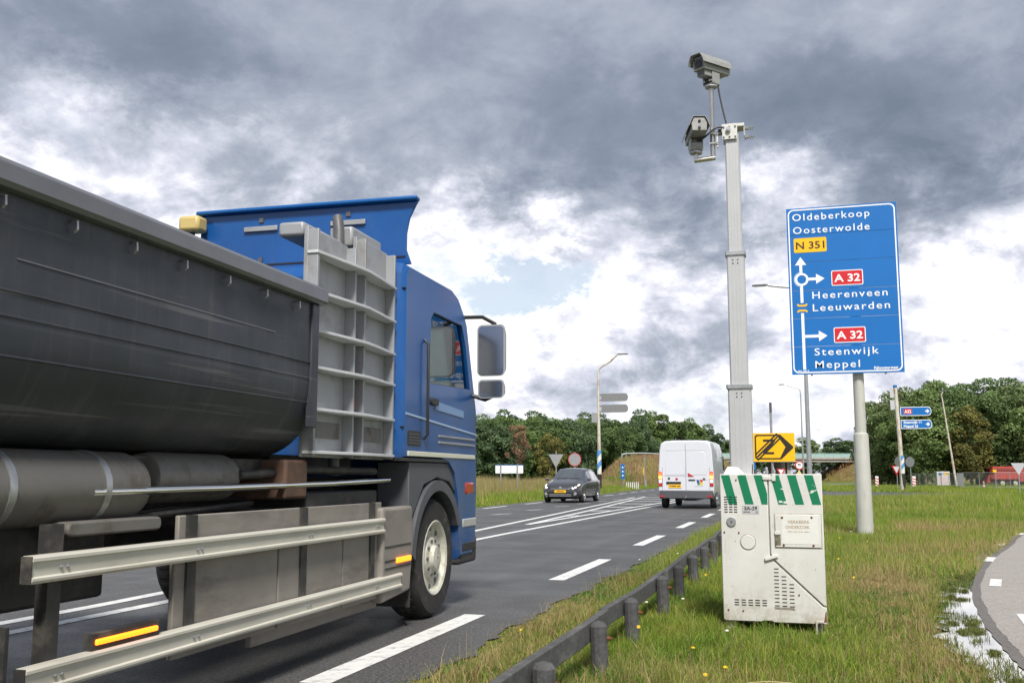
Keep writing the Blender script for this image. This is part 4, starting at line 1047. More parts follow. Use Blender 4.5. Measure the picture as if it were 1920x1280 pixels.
for x0, x1 in ((-.76, -.03), (.03, .76)):
    MB().prism([(x0, 1.22), (x1, 1.22), (x1 * (1 if abs(x1) < .1 else .92), 2.08), (x0 * (1 if abs(x0) < .1 else .92), 2.08)], 1, -.008, .03).build('door_panel', M['vanwhite'], van, bevel=.012)
MB().box((-.74, -.006, 2.105), (.74, .03, 2.113)).build('roof_seam', M['signback'], van)
MB().box((-.80, -.005, 1.18), (.05, .03, 1.188)).build('moulding', M['signback'], van)
MB().box((.05, -.005, 1.04), (.80, .03, 1.048)).build('moulding', M['signback'], van)
bp = MB().loft([[(x, y, z) for x, y in ((-.99, .16), (-.97, -.06), (-.80, -.12), (.80, -.12), (.97, -.06), (.99, .16))] for z in (.36, .66)]).build('bumper', M['bumpergrey'], van, bevel=.03)
for x in (-.86, .86): MB().box((x - .08, -.125, .42), (x + .08, -.09, .48)).build('reflector', M['redlamp'], bp)
for s_ in (-1, 1):
    x = .93 * s_
    l1 = MB().box((x - .075, -.02, .80), (x + .065, .12, 1.34)).build('tail_lamp', M['redlamp'], van, bevel=.015, label='red tail lamp with lit orange section')
    MB().box((x - .065, -.026, 1.08), (x + .055, .0, 1.20)).build('lit_section', M['orangelit'], l1, bevel=.01)
    MB().box((x - .065, -.026, 1.21), (x + .055, .0, 1.31)).build('upper_section', M['redlit'], l1, bevel=.01)
    MB().box((x - .065, -.024, .92), (x + .055, .0, 1.06)).build('reverse_section', M['signwhite'], l1, bevel=.01)
MB().prism([(.08, 1.30), (.08, 1.16), (.30, 1.16)], 1, -.015, .02).build('brake_lamp', M['redlamp'], van)
MB().box((.10, -.03, 1.02), (.34, .0, 1.06)).build('handle', M['black'], van, bevel=.01)
MB().box((-.72, -.03, .89), (-.18, .0, .975)).build('plate_bar', M['black'], van, bevel=.012)
pl = MB().box((-.64, -.02, .755), (-.17, .0, .875)).build('number_plate', M['plate'], van)
fine_print(pl, -.60, .785, -.0215, .39, .062, M['black'])
for x, z, m in ((-.62, 1.09, 'darkgrey'), (-.34, 1.07, 'redlamp'), (.66, 1.07, 'darkgrey')): MB().lathe([(.05, 0), (.045, -.012), (.01, -.014)], (x, 0, z), 1, 14).build('badge', M[m], van)
for x, z, c in ((.40, .98, (.03, .07, .3)), (.52, 1.0, (.5, .05, .06)), (.42, .90, (.05, .22, .06)), (.53, .90, (.75, .5, .02))): MB().prism([(x, z - .05), (x + .09, z - .03), (x + .08, z + .06), (x - .01, z + .05)], 1, -.006, .02).build('logo_tile', mat('logo colour', c, .4), van)
MB().box((.30, -.004, .80), (.62, .02, .812)).build('logo_line', M['signback'], van)
wg = MB()
for k, (x, w_) in enumerate(((-.42, .16), (-.24, .14), (-.06, .18), (.14, .14), (.30, .14))): wg.prism([(x, 2.235 - .02 * (1 - abs(x) * 1.5)), (x + w_, 2.235 - .02 * (1 - abs(x + w_) * 1.5)), (x + w_ - .02, 2.275), (x + .01, 2.275)], 1, .028, .05)
wg.build('roof_lettering', M['signback'], van)
for s_ in (-1, 1):
    for y in (.95, 4.6): wheel(van, (.90 * s_, y, .34), .34, .22, s_, M['steel'], nuts=5, dish=.03)
    MB().box((1.005 * s_ - .01, .5, 1.20), (1.005 * s_ + .01, 4.3, 1.23)).build('side_moulding', M['bumpergrey'], van)
    MB().prism([(3.65, 1.25), (4.45, 1.25), (4.1, 1.95), (3.65, 1.95)], 0, .985 * s_ - .03, .985 * s_ + .022).build('cab_window', M['carglass'], van)
    mi = MB().box((1.04 * s_ - .10 + .1 * s_, 4.35, 1.20), (1.04 * s_ + .10 + .1 * s_, 4.45, 1.55)).build('mirror', M['black'], van, bevel=.03)
MB().box((-.3, .4, .28), (.3, 4.9, .46)).build('underbody', M['black'], van)
MB().tube([(-.05, -.05, .36), (.0, -.16, .40), (.02, -.16, .46)], .025, 8).build('tow_bar', M['steel'], van)

# ------------------------------------------------------------------ dark oncoming car (front at local y = 0, body towards +Y)
car = thing('oncoming_car', (-10.33, 43.4, 0), 'dark grey hatchback coming towards us with headlights on and a yellow plate', 'car', rz=R(-1.5))
def cring(y, w, zb, zs, zbelt, wt, zt):
    h = [(w * .82, zb), (w * .97, zb + .10), (w, zs), (w * .985, zbelt - .06), (w * .955, zbelt), (wt * 1.03, zt - .10), (wt * .93, zt - .03), (wt * .6, zt), (wt * .25, zt + .008)]
    return [(x, y, z) for x, z in h] + [(-x, y, z) for x, z in reversed(h)]
secs = [(0, .60, .34, .48, .58, .50, .64), (.06, .74, .26, .48, .66, .62, .73), (.22, .84, .22, .50, .72, .70, .82), (.55, .875, .20, .52, .80, .73, .92), (.98, .885, .20, .55, .88, .72, 1.01), (1.15, .885, .20, .56, .91, .72, 1.06),
        (1.95, .885, .20, .57, .94, .605, 1.475), (2.15, .885, .20, .57, .945, .61, 1.515), (2.7, .885, .20, .58, .955, .62, 1.54), (3.5, .88, .20, .60, .97, .61, 1.51), (3.95, .875, .22, .62, .98, .60, 1.46), (4.30, .85, .26, .64, .98, .66, 1.10), (4.40, .80, .34, .64, .92, .66, .98)]
MB().loft([cring(*s_) for s_ in secs]).build('body', M['cargrey'], car, smooth=38)
def sect(y):
    for a, b_ in zip(secs[:-1], secs[1:]):
        if a[0] <= y <= b_[0]:
            t_ = (y - a[0]) / (b_[0] - a[0]); return [p + (q - p) * t_ for p, q in zip(a, b_)]
ws = MB(); rows = []
for y in (1.20, 1.45, 1.7, 1.92):
    s_ = sect(y); z = s_[6] + .012; rows.append([(x * s_[5], y - .012, z - (.02 if abs(x) > .8 else 0) - (.02 if abs(x) > .5 else 0)) for x in (-.94, -.6, 0, .6, .94)])
ws.loft(rows, caps=False, closed=False).build('windscreen', M['carglass'], car, smooth=60)
for s_ in (-1, 1):
    sw = []
    for y in (1.35, 1.75, 2.1, 2.7, 3.4, 3.85):
        q = sect(y); zt = q[6] - .135; wtop = q[5] * 1.03 + (q[1] * .955 - q[5] * 1.03) * .10; lo_ = q[1] * .955 + .006
        top = max(q[4] + .02, zt)
        f_ = (top - q[4]) / max(.01, (q[6] - .10 - q[4])); wtop = q[1] * .955 + (q[5] * 1.03 - q[1] * .955) * f_ + .010
        sw.append([(s_ * lo_, y, q[4] + .015), (s_ * wtop, y, top)])
    MB().loft(sw, caps=False, closed=False).build('side_window', M['carglass'], car, smooth=60)
    hl = MB(); hl.loft([[(s_ * x, y, z) for x, y, z in ((.44, .075, .655), (.70, .11, .64), (.80, .34, .72), (.78, .50, .80), (.60, .22, .75))], [(s_ * x, y - .03, z + .006) for x, y, z in ((.46, .075, .66), (.70, .11, .645), (.79, .34, .72), (.77, .48, .795), (.60, .22, .745))]])
    hl.build('headlight', M['headlit'], car)
    MB().lathe([(.075, 0), (.07, -.03), (.02, -.035)], (s_ * .66, .05, .40), 1, 14).build('fog_lamp', M['signback'], car)
    for y in (.82, 3.55): wheel(car, (.80 * s_, y, .315), .315, .20, s_, M['alloy'], nuts=5, dish=.03, rr=.68)
    MB().loft([[(s_ * x, y, z) for y, z in ((1.32, .95), (1.45, .95), (1.47, 1.08), (1.32, 1.07))] for x in (.90, 1.06)]).build('wing_mirror', M['cargrey'], car, bevel=.02)
    MB().box((s_ * .885 - .004, 1.35, .62), (s_ * .885 + .004, 3.6, .66)).build('side_trim', M['black'], car)
gr = MB().prism([(-.42, .62), (.42, .62), (.30, .555), (-.30, .555)], 1, .0, .1).build('grille', M['black'], car)
MB().box((-.44, -.012, .605), (.44, .05, .622)).build('grille_bar', M['alu'], gr, bevel=.004)
ig = MB().prism(rrect(-.56, .56, .27, .50, .06), 1, -.012, .15).build('lower_intake', M['black'], car)
for z in (.30, .36): MB().box((-.5, -.02, z), (.5, .03, z + .014)).build('intake_bar', M['alu'], ig)
cp_ = MB().box((-.26, -.035, .445), (.26, -.01, .56)).build('number_plate', M['plate'], car)
fine_print(cp_, -.205, .472, -.0365, .41, .062, M['black'])
MB().lathe([(.06, -.01), (.055, -.025), (.02, -.03)], (0, .02, .655), 1, 16).build('badge', M['chrome'], car)
MB().box((-.6, .4, .16), (.6, 4.0, .24)).build('underbody', M['black'], car)
for x in (-.15, .45): MB().tube([(x - .3, 1.12, 1.075), (x + .15, 1.14, 1.085)], .008, 6).build('wiper', M['black'], car)

# ------------------------------------------------------------------ overpass and embankment in the distance
M['dry'] = mat('dry embankment grass', (.20, .15, .065), .95, spec=.1, var=.45, vscale=.5, dirt=((.10, .12, .035), .55, .35), bump=.6, bscale=3)
M['concrete'] = mat('bridge concrete', (.36, .34, .31), .85, var=.1, vscale=1.2, dirt=((.22, .20, .18), .4, .8), streak=(1, 1, .3))
M['railgreen'] = mat('pale green railing', (.30, .44, .42), .5, var=.06)
MW = [(-150, 150), (-95, 178), (-60, 199), (-37, 213), (-18, 229), (11, 239), (40, 246), (110, 255)]
def ridge(name, t0, t1, end_slope0, end_slope1):
    pts = smoothpl(MW, 8); pts = [p for p in pts if t0 <= p[0] <= t1]
    rings = []
    for i, p in enumerate(pts):
        a = Vector(pts[max(i - 1, 0)]); b = Vector(pts[min(i + 1, len(pts) - 1)]); d = (b - a).normalized(); nrm = Vector((-d.y, d.x))
        rg = []
        for k, (o, z) in enumerate(((-19, -.3), (-15, 1.0 + rnd.uniform(-.2, .2)), (-10, 3.0 + rnd.uniform(-.25, .25)), (-7, 4.4), (7, 4.5), (11, 3.0), (19, -.3))):
            k0 = 1.0
            if end_slope0 and p[0] - t0 < 7: k0 = min(k0, (p[0] - t0) / 7)
            if end_slope1 and t1 - p[0] < 7: k0 = min(k0, (t1 - p[0]) / 7)
            rg.append((p[0] + nrm.x * o, p[1] + nrm.y * o, -.3 + (z + .3) * k0))
        rings.append(rg)
    o = MB().loft(rings, caps=False, closed=False).build(name, M['dry'], smooth=60); o['kind'] = 'structure'
    return o
ridge('embankment', 3, 110, True, False)
ridge('embankment', -150, -17, False, True)
# slip road climbing along the left of the road to the overpass
rings = []
RZ = [(92, -.3), (97, .2), (103, 1.3), (109, 2.5), (116, 3.2), (130, 3.5), (160, 3.9), (200, 4.3), (226, 4.5)]
for y_, z_ in RZ:
    k = max(.15, (z_ + .3) / 3.6); cx = -17.9
    rings.append([(cx + o * (k if abs(o) > 3 else max(k, .5)), y_ + rnd.uniform(-.5, .5), -.3 + (z_ + .3) * q) for o, q in ((-7.5, 0), (-4.6, .42), (-2.3, 1), (1.4, 1), (2.2, .8), (3.1, .42), (4.0, 0))])
eb = MB().loft(rings, caps=False, closed=False).build('embankment', M['dry'], smooth=60); eb['kind'] = 'structure'
br = thing('overpass_bridge', (-3, 235, 0), 'concrete overpass with pale green railing crossing the road in the distance', 'bridge')
bd = Vector((33, 13)).normalized(); bn_ = Vector((-bd.y, bd.x))
RB = Matrix.Rotation(math.atan2(bd.y, bd.x), 4, 'Z')
def bpart(name, lo, hi, m, parent=br): return MB().box(lo, hi, RB).build(name, m, parent)
bpart('deck', (-24, -6, 4.15), (22, 6, 5.05), M['concrete'])
bpart('edge_beam', (-26, -6.3, 4.75), (24, -6.0, 5.2), M['concrete'])
for y in (-6.1, 6.1):
    bpart('railing', (-26, y - .03, 5.25), (24, y + .03, 5.9), M['railgreen'])
    bpart('handrail', (-26, y - .06, 5.95), (24, y + .06, 6.05), M['railgreen'])
for k in range(26): bpart('railing_post', (-26 + 2 * k - .05, -6.2, 5.05), (-26 + 2 * k + .05, -6.14, 6.0), M['railgreen'])
for x in (-3.2, -2.0): bpart('pillar', (x, -4.5, 0), (x + .75, 4.5, 4.15), M['concrete'])
gt = thing('guard_rail', (-21, 113, 3.0), 'long thin pale guard rail along the top of the dry embankment', 'guard rail')
gp = [(-19.75, 113.5, 2.95), (-19.7, 116, 3.12), (-19.6, 130, 3.45), (-19.2, 160, 3.85), (-18.4, 200, 4.3), (-17.6, 226, 4.5)]
MB().tube([(x + 21, y - 113, z - 3 + .62) for x, y, z in gp], .09, 6).build('rail', M['alu'], gt)
for x, y, z in gp: MB().box((x + 21 - .06, y - 113 - .06, z - 3.4), (x + 21 + .06, y - 113 + .06, z - 3 + .6)).build('post', M['steel'], gt)
quad_sheet('side_path', strip(smoothpl([(26, 190), (16, 172), (9, 160), (3.5, 140), (2.2, 118), (.5, 100)], 6), 3.2), .002, M['path'])

# ------------------------------------------------------------------ small builders for street furniture
def disc(r, n=28): return [(r * math.cos(2 * math.pi * k / n), r * math.sin(2 * math.pi * k / n)) for k in range(n)]
def tri(w, down=True):
    h = w * .866; s = -1 if down else 1
    pts = []
    for cx, cz, a0 in ((0, s * h * .60, 0), (-w / 2 * .94, -s * h * .36, 0), (w / 2 * .94, -s * h * .36, 0)): pts.append((cx, cz))
    return pts
def board(parent, name, poly, z, y, m, th=.012, x=0): return MB().prism([(px + x, pz + z) for px, pz in poly], 1, y, y + th).build(name, m, parent)
def sign_post(parent, h, r=.035, m='steel', x=0): return MB().tube([(x, 0, -.2), (x, 0, h)], r, 10).build('post', M[m], parent, smooth=40)

def lamp_post(loc, h, arm, label, headlen=.75, rise=.35, base_r=.11, mt='steel', lean=0, zarm=None):
    """arm: signed reach along +X; pole tapers"""
    t = thing('street_lamp', loc, label, 'street lamp')
    s = 1 if arm > 0 else -1; a = abs(arm)
    za = h - rise
    MB().tube([(0, 0, -.2), (lean * .3, 0, h * .3), (lean * .9, 0, za - .5)], [base_r, base_r * .8, base_r * .5], 14).build('pole', M[mt], t, smooth=40)
    pts = [(lean * .9, 0, za - .5), (lean + s * .04, 0, za - .15), (lean + s * .18, 0, za + .02), (lean + s * a * .4, 0, za + rise * .45), (lean + s * (a - headlen), 0, h - .02)]
    MB().tube(pts, base_r * .42, 10).build('arm', M[mt], t, smooth=40)
    x1 = lean + s * (a - headlen)
    hd_ = MB().loft([[(x1 + s * k * headlen, y * w, h + z * hh) for y, z in ((-.09, -.045), (.09, -.045), (.09, .02), (.04, .05), (-.04, .05), (-.09, .02))] for k, w, hh in ((0, .45, .6), (.2, 1, 1), (.8, 1, .9), (1, .6, .6))]).build('lamp_head', M['darkgrey'] if mt != 'post' else M['signback'], t, smooth=35)
    MB().box((x1 + s * headlen * .25 if s > 0 else x1 + s * headlen * .85, -.07, h - .052), (x1 + s * headlen * .85 if s > 0 else x1 + s * headlen * .25, .07, h - .045)).build('lens', M['signwhite'], hd_)
    return t

M['rustywhite'] = mat('flaking white paint', (.56, .53, .46), .6, var=.1, vscale=4, dirt=((.26, .13, .06), .52, 2.5), streak=(2, 2, .6))
M['bandblue'] = mat('band blue', (.08, .25, .55), .5)
M['bandwhite'] = mat('band white', (.66, .66, .62), .5, var=.05, dirt=((.4, .35, .28), .35, 4))
def banded_base(t, r, h=2.9, black=1.25):
    MB().lathe([(r + .006, -.1), (r + .006, black), (r * .9, black + .002)], n=16).build('black_base', M['black'], t, smooth=40)
    n_, k = 16, 0
    for i in range(4):                                # slanted blue and white bands
        z0 = black + (h - black) * i / 4; z1 = black + (h - black) * (i + 1) / 4; mb = MB()
        for q in range(n_):
            a0, a1 = 2 * math.pi * q / n_, 2 * math.pi * (q + 1) / n_
            sl = lambda a, zz: zz + (.22 * math.cos(a) if black < zz < h - .01 else 0)
            R_ = r + .005
            mb.add([(R_ * math.cos(a0), R_ * math.sin(a0), sl(a0, z0)), (R_ * math.cos(a1), R_ * math.sin(a1), sl(a1, z0)), (R_ * math.cos(a1), R_ * math.sin(a1), sl(a1, z1)), (R_ * math.cos(a0), R_ * math.sin(a0), sl(a0, z1))], [(0, 1, 2, 3)])
        mb.build('band', M['bandwhite'] if i % 2 == 0 else M['bandblue'], t, smooth=60)

# lamp post with two finger boards, left verge
la = lamp_post((-14.8, 75.0, 0), 10.4, 2.35, 'rust-stained white lamp post carrying two blank grey finger boards, blue and white base', .85, 1.0, .165, 'rustywhite')
banded_base(la, .165, 3.1, 1.3)
finger = lambda w, h: [(0, -h / 2), (w - h * .35, -h / 2), (w - h * .12, -h * .40), (w, -h * .12), (w, h * .12), (w - h * .12, h * .40), (w - h * .35, h / 2), (0, h / 2)]
for z in (7.10, 6.25): board(la, 'finger_board', finger(2.05, .60), z, -.03, mat('finger board grey', (.19, .195, .20), .6, var=.05), .05, .22)
for z in (7.3, 6.9, 6.45, 6.05): MB().box((.06, -.06, z - .03), (.22, .06, z + .03)).build('board_clamp', M['rust'], la)
board(la, 'side_board', [(-.55, -.32), (-.08, -.38), (-.08, .38), (-.55, .42)], 5.55, -.03, M['signback'], .04)

# finger post on the right
fp = thing('finger_post', (7.53, 84.2, 0), 'white pole with two blue finger signs to A32 and Steenwijk, banded base', 'signpost')
MB().tube([(0, 0, -.1), (-.08, 0, 4), (-.22, 0, 8.1)], [.19, .16, .15], 14).build('pole', M['rustywhite'], fp, smooth=40)
MB().tube([(-.22, 0, 8.1), (-.225, 0, 8.3)], .155, 14).build('cap', M['signblue'], fp, smooth=40)
banded_base(fp, .18, 2.75, 1.35)
for z, k in ((6.20, 0), (5.18, 1)):
    w, h = 2.28, .70
    bo = board(fp, 'finger_board', finger(w, h), z, -.20, M['signwhite'], .05, .06)
    MB().prism([(px * .965 + .10, pz * .86 + z) for px, pz in finger(w, h)], 1, -.206, -.20).build('blue_field', M['signblue'], bo)
    if k == 0:
        pq = MB().box((.30, -.212, z - .20), (.92, -.205, z + .20)).build('red_plate', M['signred'], bo)
        lettering('A32', .26, M['signwhite'], pq, .61, z - .13, -.215, width=.50, align='CENTER', bold=.01)
    else:
        lettering('Steenwijk 11', .19, M['signwhite'], bo, .26, z + .07, -.209, width=1.30, bold=.008)
        lettering('Meppel 26', .19, M['signwhite'], bo, .26, z - .23, -.209, width=1.05, bold=.008)
    MB().prism([(x_ * .9 + 1.88, z_ * .9 + z) for x_, z_ in ((0, -.05), (.16, -.05), (.10, -.13), (.19, -.16), (.36, 0), (.19, .16), (.10, .13), (.16, .05), (0, .05))], 1, -.212, -.205).build('arrow', M['signwhite'], bo)
for z in (7.70, 6.75): board(fp, 'side_board', [(-.62, -.42), (-.20, -.34), (-.22, .36), (-.66, .38)], z, -.05, M['alu'], .05)

lb = lamp_post((.31, 46.95, 0), 9.95, -2.25, 'grey lamp post behind the big blue sign, arm reaching left', .72, .22, .125)
lc = lamp_post((.10, 99.96, 0), 9.95, -2.05, 'slim grey lamp post between the mast and the sign, arm curving left', .55, .45, .10)
lh = lamp_post((14.6, 107.6, 0), 9.6, .55, 'leaning pale lamp post in front of the right-hand trees', .45, .2, .12, 'rustywhite', lean=-1.0)

# yellow diversion-end sign
ys = thing('diversion_sign', (-.78, 28.95, 0), 'yellow rectangular diversion sign with crossed-out black Z and arrow', 'sign')
MB().tube([(-.02, .03, -.2), (-.02, .03, 3.22)], .035, 10).build('post', M['steel'], ys, smooth=40)
MB().tube([(-.02, .03, 2.95), (-.02, .03, 3.235)], .0365, 10).build('post_top', M['darkgrey'], ys, smooth=40)
MB().prism(rrect(-.525, .60, 1.586, 2.376, .02), 1, -.05, -.02).build('panel', M['signyellow'], ys)
BK = mat('sign black', (.02, .014, .01), .55)
def yb(mb, poly, o=0.0): return mb.prism([(x + .78, z) for x, z in poly], 1, -.054 - o, -.049 - o)
ob = [(-1.21, 2.335), (-1.26, 2.29), (-1.26, 1.69), (-1.21, 1.645), (-.55, 1.645), (-.225, 1.955), (-.225, 2.0), (-.565, 2.335)]
ib = [(-1.19, 2.295), (-1.22, 2.265), (-1.22, 1.715), (-1.19, 1.685), (-.585, 1.685), (-.43, 1.985), (-.43, 1.99), (-.64, 2.295)]
mb = MB(); frame_ring(mb, [(x + .78, z) for x, z in ob], [(x + .78, z) for x, z in ib], -.054, -.049); mb.build('arrow_outline', BK, ys)
mb = MB(); yb(mb, [(-1.03, 2.20), (-.70, 2.20), (-.70, 2.16), (-.945, 1.85), (-.74, 1.85), (-.74, 1.79), (-1.04, 1.79), (-1.04, 1.84), (-.80, 2.14), (-1.03, 2.14)], .002); mb.build('letter_z', BK, ys)
for o in (0, 1, 2):
    mb = MB(); d_ = .075 * (o - 1); yb(mb, [(-1.235 + d_ * .4, 1.715 - d_), (-1.20 + d_ * .4, 1.69 - d_), (-.60 + d_ * .4, 2.275 - d_), (-.635 + d_ * .4, 2.30 - d_)] if o != 1 else [(-1.22, 1.73), (-1.18, 1.70), (-.62, 2.26), (-.65, 2.29)], .004); mb.build('bar', BK, ys)

# signs seen from behind on the left verge
ts = thing('place_name_board', (-17.0, 58.6, 0), 'low wide board on two posts seen from behind, reedy left verge', 'sign')
MB().box((-1.0, -.03, 1.33), (.75, .0, 1.80)).build('panel', M['signwhite'], ts); MB().box((-1.0, -.035, 1.805), (.75, .02, 1.845)).build('blue_edge', M['signblue'], ts)
for x in (-.65, .40): MB().tube([(x, -.06, -.2), (x, -.06, 1.86)], .045, 10).build('post', M['steel'], ts, smooth=40)
gy = thing('give_way_sign', (-13.66, 56.4, 0), 'grey back of a triangular sign behind the oncoming car', 'sign')
sign_post(gy, 2.6); board(gy, 'triangle', tri(.95), 2.12, -.055, M['signback'], .012)
ro = thing('no_entry_sign', (-13.49, 60.6, 0), 'grey back of a round red-rimmed sign near the banded lamp post', 'sign')
sign_post(ro, 2.65); board(ro, 'disc', disc(.385), 2.18, -.055, M['signback'], .012); mb = MB(); frame_ring(mb, [(x, z + 2.18) for x, z in disc(.41)], [(x, z + 2.18) for x, z in disc(.375)], -.06, -.04); mb.build('red_rim', M['signred'], ro)
bm_ = thing('marker_board', (-15.1, 87.1, 0), 'narrow upright blue route marker board on a thin post', 'sign')
sign_post(bm_, 2.25, .04); board(bm_, 'panel', [(-.16, -.65), (.16, -.65), (.16, .65), (-.16, .65)], 1.55, -.07, M['signblue'], .02)
for z in (1.2, 1.55, 1.9): MB().box((-.06, -.075, z - .06), (.06, -.068, z + .06)).build('white_mark', M['signwhite'], bm_)
sf = thing('low_fence', (-15.0, 88.5, 0), 'tiny white picket barrier beside the blue marker board', 'fence')
for k in range(7): MB().box((-.05 + .17 * k, -.02, 0), (.03 + .17 * k, .0, .62)).build('picket', M['bandwhite'], sf)
for z in (.15, .5): MB().box((-.1, .0, z - .04), (1.15, .02, z + .04)).build('rail', M['darkgrey'], sf)
tp = thing('marker_pole', (-15.0, 99.0, 0), 'thin grey pole with yellow strip in front of the dry embankment', 'pole')
MB().tube([(0, 0, -.1), (0, 0, 3.1)], .05, 8).build('pole', M['steel'], tp); MB().box((-.11, -.07, 1.3), (-.04, -.05, 2.0)).build('yellow_strip', M['signyellow'], tp); MB().box((.05, -.09, 0), (.17, -.04, .8)).build('stake', M['signback'], tp)

# small signs seen above the cabinet
sp2 = thing('prohibition_sign', (-.27, 104, 0), 'round red-ringed white prohibition sign above the cabinet, under the overpass', 'sign')
sign_post(sp2, 2.0); board(sp2, 'disc', disc(.43), 2.2, -.06, M['signred'], .015); wd = board(sp2, 'white_field', disc(.32), 2.2, -.066, M['signwhite'], .008)
MB().prism([(-.15, 2.22), (.15, 2.22), (.15, 2.32), (.03, 2.32), (.0, 2.36), (-.15, 2.36)], 1, -.069, -.066).build('vehicle_symbol', M['black'], wd); fine_print(wd, -.16, 2.08, -.0675, .32, .06, M['signback'])
gw2 = thing('give_way_sign', (-1.9, 96, 0), 'small red-bordered white triangle just above the cabinet top', 'sign')
sign_post(gw2, 1.5); board(gw2, 'triangle', tri(.85), 1.55, -.06, M['signred'], .012); board(gw2, 'white_field', [(x * .62, z * .62) for x, z in tri(.85)], 1.57, -.066, M['signwhite'], .008)
dp = thing('warning_sign', (-.28, 92, 0), 'small pale yellow triangular sign pointing up, just above the cabinet top', 'sign')
sign_post(dp, 1.2); board(dp, 'triangle', tri(.95, False), 1.22, -.06, mat('pale yellow sign', (.62, .55, .22), .5), .012); board(dp, 'pale_field', [(x * .55, z * .55) for x, z in tri(.95, False)], 1.20, -.066, mat('cream field', (.66, .58, .42), .5), .008)
bs = thing('route_sign', (-5.2, 108, 0), 'tiny blue sign on a post beneath the yellow diversion sign', 'sign')
sign_post(bs, 2.4); board(bs, 'panel', [(-.5, -.35), (.5, -.35), (.5, .35), (-.5, .35)], 2.2, -.06, M['signblue'], .02)

# right: junction signs, works fences, red tanker
gr_ = thing('give_way_sign', (7.75, 91.5, 0), 'red and white triangle sign left of the banded finger post', 'sign', rz=R(-35))
sign_post(gr_, 2.2); board(gr_, 'triangle', tri(1.05), 1.72, -.055, M['signred'], .012); board(gr_, 'white_field', [(x * .62, z * .62) for x, z in tri(1.05)], 1.75, -.062, M['signwhite'], .008)
for i, (x, y, l) in enumerate(((7.55, 86.6, 'left'), (8.55, 88.4, 'right'))):
    q = thing('round_sign', (x, y, 0), f'beige-grey back of a round sign, {l} of the banded finger post', 'sign', rz=R(20 if i == 0 else -40))
    sign_post(q, 2.75); board(q, 'disc', disc(.42), 2.30, -.055, M['signback'], .012)
go = thing('give_way_sign', (13.9, 74.0, 0), 'pale back of a triangular sign at the right edge before the works fence', 'sign')
sign_post(go, 2.05, .04); board(go, 'triangle', tri(.98), 1.72, -.06, M['alu'], .012)
def barrier(loc, label, s=1.0):
    t = thing('barrier_board', loc, label, 'barrier board')
    MB().box((-.16 * s, -.03, .12), (.16 * s, .03, 1.12)).build('panel', M['signwhite'], t, bevel=.01)
    for k in range(3): MB().prism([(-.15 * s, .30 + .28 * k), (.15 * s, .18 + .28 * k), (.15 * s, .30 + .28 * k), (-.15 * s, .42 + .28 * k)], 1, -.036, -.03).build('red_stripe', M['signred'], t)
    MB().box((-.25, -.2, 0), (.25, .2, .12)).build('foot', M['rubber'], t)
barrier((7.5, 112.4, 0), 'red and white barrier board just right of the big sign post'); barrier((10.74, 108.3, 0), 'red and white barrier board at the left end of the works fence')
barrier((-3.9, 66.0, 0), 'red and white barrier board hidden low beside the cabinet') if False else None
def cone(loc, label):
    t = thing('traffic_cone', loc, label, 'traffic cone')
    MB().box((-.2, -.2, 0), (.2, .2, .04)).build('foot', M['signred'], t, bevel=.01)
    for k, (z0, z1) in enumerate(((.04, .22), (.22, .38), (.38, .52), (.52, .65), (.65, .75))):
        rr = lambda z: .15 - .15 * z
        MB().lathe([(rr(z0), z0), (rr(z1), z1)], n=14).build('band', M['signwhite'] if k % 2 else mat('cone orange', (.75, .12, .02), .5), t, smooth=40)
cone((15.4, 97.3, 0), 'red and white traffic cone in front of the works fence gate'); cone((21.9, 113.0, 0), 'red and white traffic cone at the far right edge by the fence')
# mesh fence panels
def fence_panel(w, h):
    t = thing('fence_panel', (0, 0, 0), '', 'fence')
    fr = MB(); r_ = .028
    for a, b_ in (((0, 0, .08), (0, 0, h)), ((w, 0, .08), (w, 0, h)), ((0, 0, h), (w, 0, h)), ((0, 0, .15), (w, 0, .15)), ((w / 2, 0, .1), (w / 2, 0, h))): fr.tube([a, b_], r_, 6)
    fr.build('frame', M['steel'], t)
    wi = MB(); n_ = int(w / .11)
    for k in range(1, n_): wi.box((w * k / n_ - .004, -.004, .15), (w * k / n_ + .004, .004, h))
    for k in range(1, 7): wi.box((0, -.005, .15 + (h - .15) * k / 7 - .004), (w, .003, .15 + (h - .15) * k / 7 + .004))
    wo = wi.build('wire_mesh', M['steel'], t); wo['kind'] = 'stuff'
    for x in (0, w): MB().box((x - .3 if x == 0 else x - .05, -.1, 0), (x + .05 if x == 0 else x + .3, .1, .1)).build('foot', M['concrete'], t)
    return t
runs = [((11.8, 121.0), (15.3, 112.3), 3, 'works fence run left of the leaning lamp post', 1.42), ((14.0, 98.9), (16.2, 96.0), 1, 'works fence run right of the leaning lamp post', 1.45), ((16.2, 96.0), (25.6, 97.2), 4, 'front works fence run before the red tanker', 1.45), ((15.3, 112.3), (14.0, 98.9), 4, 'receding works fence run beside the leaning lamp post', 1.45)]
for (a, b_, n_, d_, h_) in runs:
    A, B = Vector(a), Vector(b_); L = (B - A).length / n_; ang = math.atan2(B.y - A.y, B.x - A.x); proto = fence_panel(L - .06, h_)
    for k in range(n_):
        t = proto if k == 0 else copy_tree(proto)
        q = A + (B - A) * (k / n_); t.location = (q.x, q.y, 0); t.rotation_euler = (0, 0, ang)
        word = ['first', 'second', 'third', 'fourth'][k]
        t['label'] = f'{word} wire panel of the {d_}' if n_ > 1 else f'single wire panel of the {d_}'
        t['group'] = 'wire fence panels round the road works'
ki = thing('site_cabinet', (14.6, 117.2, 0), 'white site cabinet with pasted notices behind the works fence', 'cabinet')
MB().box((-.65, 0, 0), (.65, .8, 1.62)).build('body', mat('site white', (.58, .56, .56), .5, var=.12, vscale=5), ki, bevel=.02)
